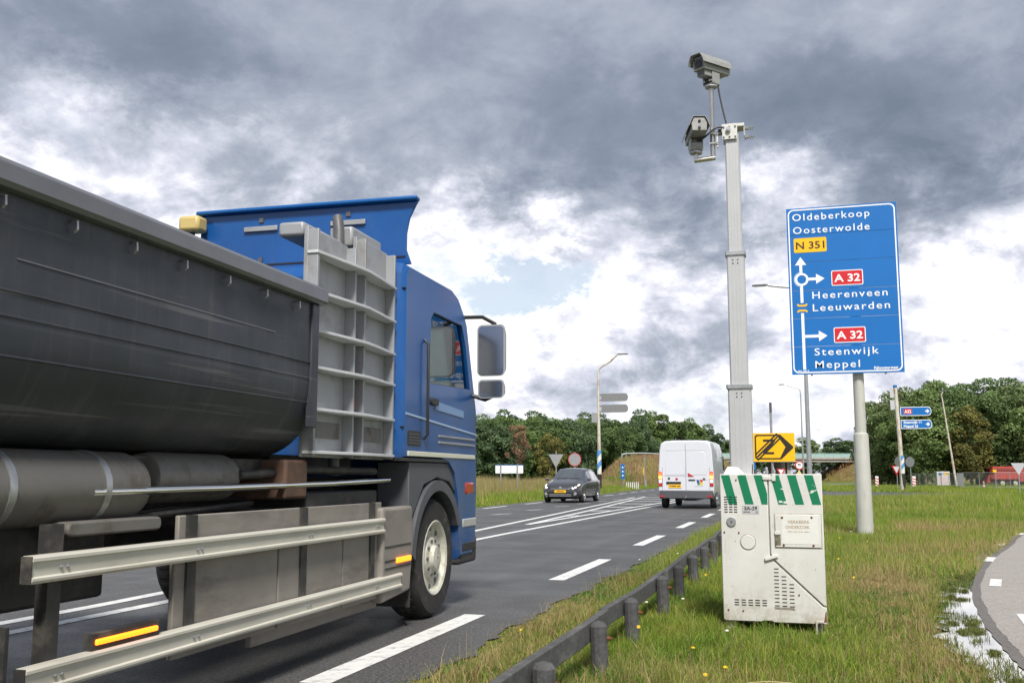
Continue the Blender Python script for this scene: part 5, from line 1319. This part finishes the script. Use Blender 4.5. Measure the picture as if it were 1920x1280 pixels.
MB().box((-.45, -.01, 1.2), (-.15, 0, 1.5)).build('notice', M['signblue'], ki); MB().box((.15, -.01, 1.25), (.5, 0, 1.52)).build('notice', M['signyellow'], ki)
MB().box((-.4, -.01, .4), (.45, 0, 1.05)).build('notice', mat('pinkish notice', (.62, .50, .50), .5, var=.15, vscale=9), ki)
fl = thing('floodlight_mast', (16.9, 135, 0), 'thin mast with twin white floodlights above the works fence', 'light mast')
MB().tube([(0, 0, 0), (0, 0, 4.7)], .06, 8).build('pole', M['alu'], fl); MB().box((-.5, -.04, 4.68), (.5, .04, 4.76)).build('crossbar', M['signwhite'], fl)
for x in (-.42, .3): MB().box((x - .15, -.15, 4.5), (x + .2, .1, 4.82)).build('floodlight', M['signwhite'], fl, bevel=.03)
f2 = thing('floodlight_mast', (14.9, 134.4, 0), 'short thin mast with a single white lamp above the works fence', 'light mast')
MB().tube([(0, 0, 0), (0, 0, 3.1)], .05, 8).build('pole', M['alu'], f2); MB().lathe([(.16, 2.95), (.22, 3.1), (.14, 3.3), (.02, 3.35)], n=12).build('lamp', M['signwhite'], f2, smooth=40)
tk = thing('red_tanker', (21.9, 124, 0), 'red tank trailer parked behind the works fence before the trees', 'trailer', rz=R(12))
M['tankred'] = mat('tanker red', (.34, .045, .035), .45, var=.15, vscale=2, dirt=((.22, .05, .04), .4, 2))
MB().loft([[(x, y * k, 1.15 + z * k) for y, z in ((-1.0, -.35), (-.9, .75), (-.5, 1.05), (.5, 1.05), (.9, .75), (1.0, -.35), (.5, -.75), (-.5, -.75))] for x, k in ((-1.9, .75), (-1.6, 1), (1.6, 1), (2.0, .8))]).build('tank', M['tankred'], tk, smooth=30)
MB().box((-1.5, -.98, 1.75), (1.5, -.90, 2.02)).build('side_panel', mat('dull red panel', (.22, .05, .045), .6), tk)
MB().box((-1.9, -.8, .30), (1.9, .8, .5)).build('chassis', M['chassis'], tk)
MB().prism([(-2.3, .4), (-1.9, .4), (-1.9, 1.3), (-2.0, 1.3)], 1, -.6, .6).build('front_frame', M['tankred'], tk)
MB().box((1.0, -1.05, .5), (1.7, -.95, 1.2)).build('control_box', M['tankred'], tk, bevel=.03)
MB().box((-1.75, -1.06, 1.55), (-1.35, -.98, 1.85)).build('yellow_marker', M['signyellow'], tk)
for x in (-.7, .7):
    for s_ in (-1,): 
        w_ = wheel(tk, (x, -.85, .38), .38, .25, 1, M['rim'], nuts=6); w_.rotation_euler = (0, 0, R(-90))

# ------------------------------------------------------------------ vegetation
def leaf_material(name, trans=.35):
    m = bpy.data.materials.new(name); m.use_nodes = True; t = m.node_tree
    for n_ in list(t.nodes): t.nodes.remove(n_)
    o = t.nodes.new('ShaderNodeOutputMaterial'); d = t.nodes.new('ShaderNodeBsdfPrincipled'); tl = t.nodes.new('ShaderNodeBsdfTranslucent'); mx = t.nodes.new('ShaderNodeMixShader')
    at = t.nodes.new('ShaderNodeAttribute'); at.attribute_name = 'col'
    d.inputs['Roughness'].default_value = .6; d.inputs['Specular IOR Level'].default_value = .25
    t.links.new(at.outputs['Color'], d.inputs['Base Color']); t.links.new(at.outputs['Color'], tl.inputs['Color'])
    mx.inputs[0].default_value = trans
    t.links.new(d.outputs[0], mx.inputs[1]); t.links.new(tl.outputs[0], mx.inputs[2]); t.links.new(mx.outputs[0], o.inputs[0])
    return m
M['leaf'] = leaf_material('leaves', .30)
M['blade'] = leaf_material('grass blades', .35)
M['bark'] = mat('bark', (.12, .10, .08), .95, var=.3, vscale=6, bump=.5, bscale=20)


def raw_mesh(name, V, Fq, colors, material):
    """V (n,3), faces (m,k) all of k corners, colors per vertex (n,3)"""
    me = bpy.data.meshes.new(name); nV = len(V); nF, k = Fq.shape
    me.vertices.add(nV); me.vertices.foreach_set('co', V.astype(np.float32).ravel())
    me.loops.add(nF * k); me.loops.foreach_set('vertex_index', Fq.astype(np.int32).ravel())
    me.polygons.add(nF); me.polygons.foreach_set('loop_start', np.arange(0, nF * k, k, dtype=np.int32)); me.polygons.foreach_set('loop_total', np.full(nF, k, np.int32))
    a = me.color_attributes.new('col', 'FLOAT_COLOR', 'POINT')
    a.data.foreach_set('color', np.concatenate([colors, np.ones((nV, 1))], 1).astype(np.float32).ravel())
    me.update(calc_edges=True); me.materials.append(material)
    return me


def crown_mesh(h, r, z0, nb, nl, pal, size, seed, flat=1.0):
    """crown: leaf faces on the shells of many small clumps, clumps spread through an uneven volume"""
    g = np.random.default_rng(seed)
    C = []
    while len(C) < nb:
        p = g.uniform(-1, 1, 3); d = np.linalg.norm(p)
        if d > 1: continue
        if d < .45 and g.random() < .6: continue
        z = p[2]; wid = (1 - .25 * max(z, 0) ** 2) * (1 if z > -.6 else .8)
        lump = 1 + .25 * math.sin(3 * math.atan2(p[1], p[0]) + seed) + .15 * math.sin(5 * z + seed * 2)
        C.append((p[0] * r * wid * lump, p[1] * r * wid * lump, z0 + (h - z0) * (p[2] * .5 + .5)))
    C = np.array(C); cr = g.uniform(.34, .66, nb) * r * .62
    tone = g.uniform(.72, 1.25, nb); hue = g.uniform(0, 1, nb)
    ci = g.integers(0, nb, nl)
    dv = g.normal(size=(nl, 3)); dv /= np.linalg.norm(dv, axis=1)[:, None]; dv[:, 2] = np.where((dv[:, 2] < -.3) & (g.random(nl) < .6), -dv[:, 2], dv[:, 2])
    rad = cr[ci] * g.uniform(.55, 1.08, nl) ** .6
    P = C[ci] + dv * rad[:, None] * np.array([1, 1, .8])
    nrm = dv + g.normal(size=(nl, 3)) * .75; nrm /= np.linalg.norm(nrm, axis=1)[:, None]
    ref = g.normal(size=(nl, 3)); a = np.cross(nrm, ref); a /= np.linalg.norm(a, axis=1)[:, None]; b = np.cross(nrm, a)
    s = size * g.uniform(.55, 1.3, nl)
    q = np.stack([P + a * s[:, None] * 1.1, P + b * s[:, None] * .55 + nrm * s[:, None] * .2, P - a * s[:, None], P - b * s[:, None] * .55], 1)
    pal = np.array(pal)
    t = (hue[ci] * .6 + g.uniform(0, .4, nl))[:, None]
    col = 1.18 * (pal[0] * (1 - t) + pal[1] * t) * tone[ci][:, None] * g.uniform(.75, 1.25, nl)[:, None]
    return raw_mesh('crown', q.reshape(-1, 3), np.arange(nl * 4).reshape(-1, 4), np.repeat(col, 4, 0), M['leaf'])


def trunk_mesh(h, r, seed, top):
    g = random.Random(seed); mb = MB()
    mb.tube([(0, 0, -.2), (g.uniform(-.1, .1), g.uniform(-.1, .1), h * .35), (g.uniform(-.25, .25), g.uniform(-.25, .25), h * .8)], [r, r * .75, r * .25], 8)
    for k in range(7):
        a = g.uniform(0, 6.28); z = h * g.uniform(.3, .75); l = top * g.uniform(.4, .8)
        mb.tube([(0, 0, z), (math.cos(a) * l * .5, math.sin(a) * l * .5, z + l * .45), (math.cos(a) * l, math.sin(a) * l, z + l * .8)], [r * .35, r * .2, r * .06], 5)
    return mb.mesh('trunk', M['bark'], 50)


DARKG = [(0.064, 0.113, 0.038), (0.113, 0.166, 0.058)]
MIDG = [(0.090, 0.147, 0.044), (0.154, 0.211, 0.070)]
BLUEG = [(0.072, 0.122, 0.056), (0.125, 0.177, 0.084)]
BROWN = [(.20, .115, .075), (.27, .17, .11)]
OLIVE = [(.125, .125, .035), (.18, .165, .05)]
variants = {}
for nm, pal, h, r, z0, nb, nl, sz, sd_ in (('dark', DARKG, 8.6, 2.6, .3, 70, 14000, .15, 1), ('mid', MIDG, 9.2, 2.5, .5, 70, 14000, .15, 2), ('blue', BLUEG, 8.2, 2.7, .2, 70, 14000, .15, 3), ('tall', DARKG, 9.4, 2.3, 2.8, 46, 9000, .15, 4),
                                            ('brown', BROWN, 8.0, 1.7, 2.2, 30, 1900, .13, 5), ('olive', OLIVE, 8.2, 2.4, .8, 40, 8000, .15, 6), ('oak', [(0.115, 0.177, 0.056), (0.192, 0.253, 0.092)], 11.6, 3.6, .2, 95, 22000, .17, 7), ('oak2', [(.110, .160, .058), (.175, .222, .095)], 11.2, 3.8, .2, 95, 22000, .17, 8), ('oak3', [(0.084, 0.138, 0.049), (0.147, 0.205, 0.077)], 11.9, 3.5, .2, 95, 22000, .17, 9)):
    variants[nm] = (crown_mesh(h, r, z0, nb, nl, pal, sz, sd_), trunk_mesh(h * .8, .16 if h < 10 else .24, sd_, r), h)
def tree(nm, x, y, h, label, group, wide=1.0):
    cm, tm, h0 = variants[nm]; k = h / h0
    t = thing('tree', (x, y, 0), label, 'tree', rz=rnd.uniform(0, 6.28), group=group)
    t.scale = (k * wide, k * wide, k)
    for n_, me in (('crown', cm), ('trunk', tm)):
        o = bpy.data.objects.new(n_, me); COL.objects.link(o); o.parent = t
    return t
# wood on the left: staggered rows, its edge receding along the slip road towards the overpass
WOOD = [(-84, 104), (-60, 111), (-44, 117), (-37, 122), (-34.5, 133), (-33, 148), (-32, 168), (-31, 192), (-31, 205)]
seglen = [math.dist(a, b_) for a, b_ in zip(WOOD[:-1], WOOD[1:])]; WLEN = sum(seglen)
def lpos(s, d):
    for (a, b_), l in zip(zip(WOOD[:-1], WOOD[1:]), seglen):
        if s <= l or b_ == WOOD[-1]:
            a, b_ = Vector(a), Vector(b_); dr_ = (b_ - a).normalized(); return a + dr_ * s + Vector((-dr_.y, dr_.x)) * d
        s -= l
kinds = ['dark', 'mid', 'blue', 'dark', 'blue', 'mid', 'dark', 'blue']
adjs = {'dark': 'dark green', 'mid': 'mid green', 'blue': 'grey-green', 'tall': 'tall bare-stemmed', 'olive': 'olive green', 'brown': 'rusty brown'}
for row, d in enumerate((0, 4.5, 9.5)):
    s = 1.5 + row * 1.3; i = 0
    while s < WLEN:
        p = lpos(s, d + rnd.uniform(-1, 1)); k = kinds[(i * 3 + row * 2) % 8]; i += 1
        D = math.hypot(p.x, p.y); h = (1.2 + 108 * D / 1867) * rnd.uniform(.90, 1.04) * (.93, 1.0, 1.03)[row]
        if p.y > 128 and row < 2 and rnd.random() < .45: k = 'tall'
        rw = ('front', 'middle', 'rear')[row]
        tree(k, p.x, p.y, h, f'{adjs[k]} broadleaf tree in the {rw} row of the left-hand wood', f'{adjs[k]} trees of the left wood, {rw} row', rnd.uniform(1.05, 1.25) * (1 if D < 150 else .85))
        s += (3.6 if row == 0 else 4.2) * (1 if D < 150 else 1.5) * rnd.uniform(.85, 1.15)
p = lpos(38, -2.8); tree('brown', -31.6, 112.0, 7.6, 'rusty brown dying tree standing out in the dark left-hand wood', None, .8)
tree('olive', -29.3, 117.5, 6.0, 'olive yellowish tree at the wood edge behind the banded lamp post', None, 1.0)
for i, (x, y, h) in enumerate(((-32, 262, 16.5), (-28.5, 270, 15.8), (-25, 276, 14.2), (-21.8, 282, 12.2), (-36, 256, 17), (-40, 262, 17.5), (-30, 285, 16), (-19, 290, 10.5))):
    tree(kinds[i % 3], x, y, h, 'tall far tree behind the embankment at the right end of the left-hand wood', 'far trees behind the embankment', 1.0)
# wood on the right
ok = ['oak', 'oak2', 'oak3']
an = {'oak': 'mid green', 'oak2': 'light green', 'oak3': 'dark green'}
R_pts = [(14.5, 160, 10.5), (11.2, 146, 9.5), (9.6, 137, 9.0), (10.5, 129, 10.2), (13.2, 124, 11.1), (17.0, 128, 11.6), (20.5, 131, 12.3), (25.0, 133, 12.4), (30.0, 133, 12.8), (35.5, 134, 13.0), (41, 136, 13), (47, 138, 13),
         (12.0, 136, 12.2), (16.5, 137, 13.2), (21.5, 140, 13.6), (27.5, 142, 13.9), (33.0, 143, 14), (39, 145, 14), (27.5, 127, 11.0), (33.5, 126, 11.0), (40, 128, 11)]
for i, (x, y, h) in enumerate(R_pts):
    k = ok[(i * 2 + i // 3) % 3]; back = i in range(12, 18)
    rw = 'rear' if back else 'front'
    tree(k, x, y, h * .97, f'{an[k]} oak in the {rw} rank of the right-hand wood', f'{an[k]} oaks of the right wood, {rw} rank', rnd.uniform(1.0, 1.15))
tree('olive', 18.2, 122.5, 8.6, 'yellowish olive tree in the right-hand wood behind the leaning lamp post', None, 1.0)
# far trees beyond the overpass
for i in range(22):
    x = -75 + 7.5 * i + rnd.uniform(-1.5, 1.5); y = 285 + rnd.uniform(-8, 14)
    tree(kinds[i % 3], x, y, rnd.uniform(10.5, 13.5) if x > -12 else rnd.uniform(9, 11), 'far dark green tree in the row beyond the overpass', 'far trees beyond the overpass', 1.5)

# ---- grass
class VN:
    def __init__(s, seed, n=256): s.g = np.random.default_rng(seed).random((n, n)); s.n = n
    def __call__(s, x, y, sc):
        x = np.asarray(x) * sc; y = np.asarray(y) * sc; xi = np.floor(x).astype(int); yi = np.floor(y).astype(int); fx = x - xi; fy = y - yi
        fx = fx * fx * (3 - 2 * fx); fy = fy * fy * (3 - 2 * fy); n = s.n; G = s.g
        return (G[xi % n, yi % n] * (1 - fx) + G[(xi + 1) % n, yi % n] * fx) * (1 - fy) + (G[xi % n, (yi + 1) % n] * (1 - fx) + G[(xi + 1) % n, (yi + 1) % n] * fx) * fy
vn = VN(5); vn2 = VN(9)
rr_y = np.array([p[1] for p in right]); rr_x = np.array([p[0] for p in right])
pe_y = np.array([p[1] for p in PEs]); pe_x = np.array([p[0] for p in PEs])
pw_y = np.array([p[1] for p in PUD_W]); pw_x = np.array([p[0] for p in PUD_W])


def grass_obj(name, x, y, h, w, col, label, lean=.5, seg=2, z0=-.012, tipcol=None):
    n = len(x); a = rng.uniform(0, 2 * math.pi, n); la = rng.uniform(0, 2 * math.pi, n); ln = np.abs(rng.normal(0, lean, n))
    wx, wy = np.cos(a) * w / 2, np.sin(a) * w / 2
    lx, ly = np.cos(la) * ln * h, np.sin(la) * ln * h
    base = np.stack([x, y, np.full(n, z0)], -1) if np.isscalar(z0) else np.stack([x, y, z0], -1)
    W = np.stack([wx, wy, np.zeros(n)], -1)
    tip = base + np.stack([lx, ly, h * np.clip(1 - ln * ln * .35, .25, 1)], -1)
    tc_ = col * 1.18 if tipcol is None else tipcol
    if seg == 2:
        mid = base + np.stack([lx * .32, ly * .32, h * .58], -1)
        V = np.stack([base - W, base + W, mid + W * .8, mid - W * .8, tip], 1).reshape(-1, 3)
        C = np.stack([col * .72, col * .72, col, col, tc_], 1).reshape(-1, 3) if False else np.stack([col, col, col, col, tc_], 1).reshape(-1, 3)
        i = np.arange(n)[:, None] * 5
        F = np.concatenate([i + np.array([[0, 1, 2]]), i + np.array([[0, 2, 3]]), i + np.array([[3, 2, 4]])], 0)
    else:
        V = np.stack([base - W, base + W, tip], 1).reshape(-1, 3); C = np.stack([col, col, tc_], 1).reshape(-1, 3)
        F = np.arange(n * 3).reshape(-1, 3)
    me = raw_mesh(name, V, F, C, M['blade']); o = bpy.data.objects.new(name, me); COL.objects.link(o)
    return tag(o, label, 'grass', kind='stuff')


G1, G2, G3 = np.array((.095, .200, .024)), np.array((.205, .290, .036)), np.array((.315, .325, .060))
S1, S2 = np.array((.46, .36, .175)), np.array((.34, .24, .115))


def colours(x, y, dry):
    """dry 0..1: chance of straw; the rest ranges from deep to yellowish green"""
    n = len(x); p = vn(x + 40, y + 90, .9) * .55 + vn2(x + 40, y + 90, 3.1) * .45
    t = np.clip(p + rng.normal(0, .16, n), 0, 1)[:, None]
    g = np.where(t < .5, G1 + (G2 - G1) * (t * 2), G2 + (G3 - G2) * (t * 2 - 1))
    s = S1 + (S2 - S1) * rng.random((n, 1))
    k = (rng.random(n) < dry)[:, None]
    return np.where(k, s, g) * rng.uniform(.75, 1.25, (n, 1))


def area(n, x0, x1, y0, y1):
    return rng.uniform(x0, x1, n), rng.uniform(y0, y1, n)
def free(x, y, edge=.0):
    """on the verge between the road's edge and the path"""
    m = (x > np.interp(y, rr_y, rr_x) + edge) | (y > 52)
    m &= (x < np.interp(y, pe_y, pe_x) + .01) | (y > 39)
    inp = (y > pw_y[0]) & (y < pw_y[-1]) & (x > np.interp(y, pw_y, pw_x) + rng.normal(0, .035, len(x)))
    return m & ~inp
def dryness(x, y):
    d = .09 + .60 * np.clip((-1.35 - x) / .7, 0, 1) * np.clip((14 - y) / 5, .25, 1)      # scorched strip at the kerbless road edge
    d += .55 * np.exp(-((x - .85) / .42) ** 2) * np.clip((16 - y) / 4, 0, 1)             # trampled strip beside the puddle
    d += .35 * np.exp(-((y - 17) / 5) ** 2) * np.clip((x - .6) / 1.0, 0, 1)
    d += .5 * np.clip(vn(x + 12, y + 5, .55) - .52, 0, 1) * 2
    d += .45 * np.exp(-((y - 24 - x * .4) / 2.2) ** 2) * (x > 2.0)
    return np.clip(d, 0, .92)
# near verge
x, y = area(215000, -2.45, 1.5, 4.6, 13.2); k = free(x, y, -.03 - np.abs(rng.normal(0, .05, len(x)))); x, y = x[k], y[k]
dn = vn(x, y, 2.3) * .6 + vn2(x, y, 6) * .4; k = rng.random(len(x)) < .35 + dn * .9; x, y = x[k], y[k]
# a third of the blades gather into tufts
nt_ = 900; cx_, cy_ = area(nt_, -2.2, 1.2, 4.6, 13); sel = rng.random(len(x)) < .33; ti = rng.integers(0, nt_, sel.sum()); th = np.ones(len(x)); th[sel] = rng.uniform(1.0, 1.7, nt_)[ti]
x[sel] = cx_[ti] + rng.normal(0, .028, sel.sum()); y[sel] = cy_[ti] + rng.normal(0, .028, sel.sum())
k = free(x, y, -.12); x, y, th = x[k], y[k], th[k]
dr = dryness(x, y); h = th * (.040 + .10 * rng.random(len(x)) ** 1.5) * (.65 + .8 * vn2(x, y, 1.4)) * np.where((x > -1.1) & (x < .35), 1.2, .85) * np.clip((x - np.interp(y, rr_y, rr_x)) / .25, .35, 1)
h *= .74
h *= np.where((np.abs(x + .25) < .44) & (np.abs(y - 8.55) < .33), .35, 1)
grass_obj('verge_grass', x, y, h, rng.uniform(.0025, .0055, len(x)), colours(x, y, dr), 'mixed green and straw-coloured grass of the near verge', .75)
# clover and other broad low leaves, in patches
x, y = area(42000, -2.2, 1.3, 4.7, 13); k = free(x, y, .05) & (vn2(x + 7, y + 3, 1.1) * .7 + vn(x, y, 4) * .3 > .58); x, y = x[k], y[k]
grass_obj('low_weeds', x, y, rng.uniform(.025, .065, len(x)), rng.uniform(.010, .020, len(x)), np.array((.085, .185, .030)) * rng.uniform(.7, 1.35, (len(x), 1)), 'broad-leaved low weeds among the verge grass', 1.1)
# seed stalks, thin straw stems standing above the turf
x, y = area(3800, -2.2, 1.3, 4.8, 20); k = free(x, y); x, y = x[k], y[k]; k = rng.random(len(x)) < .25 + .75 * dryness(x, y); x, y = x[k], y[k]
grass_obj('straw_stalks', x, y, rng.uniform(.10, .24, len(x)), rng.uniform(.0018, .003, len(x)), (S1 * 1.1) * rng.uniform(.7, 1.25, (len(x), 1)), 'thin dry stalks standing above the near turf', .45)
# middle verge
x, y = area(210000, -2.1, 9.5, 13.0, 37); k = free(x, y); x, y = x[k], y[k]
k = rng.random(len(x)) < .4 + vn(x, y, 1.5) * .8; x, y = x[k], y[k]
h = (.06 + .12 * rng.random(len(x))) * (.6 + .9 * vn2(x, y, .8))
grass_obj('verge_grass', x, y, h, rng.uniform(.006, .012, len(x)), colours(x, y, dryness(x, y)), 'grass of the verge round the foot of the big sign', .5, 1)
x, y = area(150000, -1.9, 34, 30, 62); k = (free(x, y) | (y > 39)) & (y < 59 + x * .3) & ((y > 41) | (x < np.interp(y, pe_y, pe_x))); x, y = x[k], y[k]
tall = np.clip((x - 3) / 8, 0, 1); h = (.10 + .18 * rng.random(len(x))) * (.6 + .8 * vn(x, y, .4)) * (1 + .8 * tall)
grass_obj('meadow_grass', x, y, h, rng.uniform(.014, .028, len(x)), colours(x, y, .12 + .12 * (1 - tall)) * (1 + .10 * tall[:, None]), 'lush green grass towards the side road', .45, 1)
# beyond the side road
x, y = area(80000, 1, 42, 74, 124); k = (y > 80 - .35 * x) & (x > .035 * (y - 70)); x, y = x[k], y[k]
grass_obj('meadow_grass', x, y, rng.uniform(.12, .30, len(x)), rng.uniform(.03, .06, len(x)), colours(x, y, .10), 'green grass strip before the works fence', .4, 1)
# left verge: lush at the road, reeds behind
def left_edge(y): return np.interp(y, [-30, 40, 60, 90, 120], [-11.95, -11.95, -12.45, -13.65, -13.65])
x, y = area(170000, -42, -11.8, 28, 112); k = (x < left_edge(y) - .1); x, y = x[k], y[k]
dd = left_edge(y) - x; reed = np.clip((dd - 2.2) / 2.5, 0, 1) * (y < 95)
h = (.16 + .25 * rng.random(len(x))) * (1 - reed) + reed * (.45 + .75 * rng.random(len(x))) * (.6 + .7 * vn(x, y, .35))
h *= np.clip(dd / 1.2, .35, 1)
c = colours(x, y, .10 + .45 * reed); tipc = np.where((reed > .4)[:, None], c * .5 + np.array((.42, .31, .18)) * .5, c * 1.15)
grass_obj('reed_grass', x, y, h, rng.uniform(.025, .05, len(x)), c * 1.05, 'tall lush grass and reeds along the left verge', .28, 1, tipcol=tipc)
# embankment tussocks
x, y = area(26000, -40, 30, 188, 236); q = np.array(smoothpl(MW, 8)); yc = np.interp(x, q[:, 0], q[:, 1]); d = yc - y
k = (d > 6.5) & (d < 19) & ((x < -17.5) | (x > 5)); x, y, d = x[k], y[k], d[k]
z = np.interp(d, [7, 10, 15, 19], [4.4, 3.0, 1.0, -.2]) * np.clip(np.minimum(np.abs(x + 17), np.abs(x - 3)) / 7, 0, 1)
cc = np.where((vn(x, y, .22) + rng.normal(0, .12, len(x)) > .52)[:, None], np.array((.34, .20, .10)), np.array((.29, .24, .075))) * rng.uniform(.7, 1.2, (len(x), 1))
grass_obj('embankment_grass', x, y, rng.uniform(.35, .9, len(x)), rng.uniform(.08, .16, len(x)), cc, 'dry brown grass tussocks on the embankment slope', .3, 1, z0=z - .15)
# rough growth on the slip road's bank
yy = rng.uniform(93, 150, 16000); oo = rng.uniform(-7, 3.9, 16000)
zt = np.interp(yy, [q[0] for q in RZ], [q[1] for q in RZ]); kk = np.maximum(.15, (zt + .3) / 3.6)
zz = -.3 + (zt + .3) * np.interp(oo, [-7.5, -4.6, -2.3, 1.4, 2.2, 3.1, 4.0], [0, .42, 1, 1, .8, .42, 0])
xx = -17.9 + oo * np.where(np.abs(oo) > 3, kk, np.maximum(kk, .5))
tt = (vn(xx, yy, .25) * .6 + vn2(xx, yy, .9) * .4 + zz * .05 + rng.normal(0, .08, len(xx)))[:, None]
cc = np.where(tt > .60, np.array((.33, .21, .12)), np.where(tt > .44, np.array((.33, .28, .12)), np.array((.22, .25, .07)))) * rng.uniform(.7, 1.2, (len(xx), 1))
grass_obj('bank_grass', xx, yy, rng.uniform(.25, .65, len(xx)), rng.uniform(.05, .10, len(xx)), cc, 'dry reddish and yellow grass on the bank under the guard rail', .3, 1, z0=zz - .1)
# weed growing through the puddle
x, y = area(26000, .85, 2.0, 5.6, 14.6); inp = (x > np.interp(y, pw_y, pw_x)) & (x < np.interp(y, pe_y, pe_x) - .03)
edge_ = np.exp(-(x - np.interp(y, pw_y, pw_x)) / .07)
k = inp & (vn(x * 1.1, y * 1.3, 4.6) * .62 + .42 * vn2(x, y, 15) + .45 * edge_ > .72); x, y = x[k], y[k]
grass_obj('puddle_weed', x, y, rng.uniform(.015, .06, len(x)), rng.uniform(.003, .006, len(x)), np.array((.17, .20, .05)) * rng.uniform(.6, 1.3, (len(x), 1)), 'sparse green weed poking through the rain puddle', 1.0, z0=.003)
nm_ = 18; my = rng.uniform(5.8, 13.2, nm_); mx_ = np.interp(my, pw_y, pw_x) + rng.uniform(0, 1, nm_) * np.maximum(.05, np.interp(my, pe_y, pe_x) - np.interp(my, pw_y, pw_x) - .06); ww = rng.uniform(.015, .05, nm_)
ti = rng.integers(0, nm_, 3600); x = mx_[ti] + rng.normal(0, 1, 3600) * ww[ti]; y = my[ti] + rng.normal(0, .03, 3600)
k = (x > np.interp(y, pw_y, pw_x) - .05) & (x < np.interp(y, pe_y, pe_x) - .01); x, y = x[k], y[k]
grass_obj('puddle_weed', x, y, rng.uniform(.010, .040, len(x)), rng.uniform(.004, .009, len(x)), np.array((.16, .18, .05)) * rng.uniform(.6, 1.3, (len(x), 1)), 'small mats of turf standing up in the rain puddle', 1.0, z0=.002)

# ---- wild flowers and a fallen stalk
M['petal_y'] = mat('yellow petal', (.80, .52, .01), .6); M['petal_w'] = mat('white petal', (.78, .77, .72), .6); M['stem'] = mat('stem', (.09, .13, .03), .8)
def flower(x, y, h, kind):
    t = thing('wildflower', (x, y, 0), '', 'flower')
    lx, ly = rnd.uniform(-.03, .03), rnd.uniform(-.03, .03)
    MB().tube([(0, 0, -.01), (lx * .4, ly * .4, h * .6), (lx, ly, h)], .0018, 5).build('stem', M['stem'], t)
    fl_ = MB(); n_ = 9; r_ = .012
    if kind == 'y':
        for k in range(n_):
            a = 6.283 * k / n_; b_ = a + .45; fl_.add([(lx, ly, h), (lx + r_ * math.cos(a), ly + r_ * math.sin(a), h + .004), (lx + r_ * 1.15 * math.cos((a + b_) / 2), ly + r_ * 1.15 * math.sin((a + b_) / 2), h + .005), (lx + r_ * math.cos(b_), ly + r_ * math.sin(b_), h + .004)], [(0, 1, 2, 3)])
        t['label'] = 'small yellow hawkbit flower on a thin stem in the verge grass'; t['group'] = 'yellow wildflowers in the verge'
    else:
        for k in range(7):
            a = 6.283 * k / 6; q = 0 if k == 6 else .008; cx, cy = lx + q * math.cos(a), ly + q * math.sin(a)
            fl_.lathe([(.004, h - .002), (.0045, h + .004), (.002, h + .007)], (cx, cy, 0), 2, 6)
        t['label'] = 'small white yarrow flower head in the verge grass'; t['group'] = 'white wildflowers in the verge'
    if kind == 'y':
        Tm = Matrix.Translation((lx, ly, h)) @ Euler((rnd.uniform(.3, 1.1), rnd.uniform(-.6, .6), 0)).to_matrix().to_4x4() @ Matrix.Translation((-lx, -ly, -h)); fl_.v = [tuple(Tm @ Vector(v)) for v in fl_.v]
    fl_.build('flower_head', M['petal_y'] if kind == 'y' else M['petal_w'], t)
for (x, y) in ((-1.95, 7.0), (-.72, 6.55), (-.42, 5.75), (-.55, 5.62), (.05, 5.5), (-1.15, 7.2), (1.0, 17.5), (.6, 18.4), (.5, 11.2), (.42, 14.2), (-1.05, 10.9)):
    flower(x, y, rnd.uniform(.10, .17), 'y')
for (x, y) in ((-.98, 8.4), (-1.22, 8.15), (-1.9, 12.2), (-.5, 6.9), (-1.7, 14.0), (.8, 20)):
    flower(x, y, rnd.uniform(.12, .20), 'w')
fs = thing('fallen_stalk', (-.22, 5.72, .05), 'bent dry stalk lying on the grass in front of the cabinet', 'stalk')
MB().tube([(-.22, 0, .01), (-.10, .02, .035), (.0, .01, .05), (.12, .03, .045)], .0035, 6).build('stem', mat('straw', (.42, .34, .17), .8), fs)
for p_ in (((-.10, .02, .035), (-.02, -.04, .03), (.03, -.05, .01)), ((-.02, .015, .05), (.05, -.02, .02), (.13, -.02, .015))): MB().tube(p_, .0025, 5).build('twig', mat('straw', (.42, .34, .17), .8), fs)
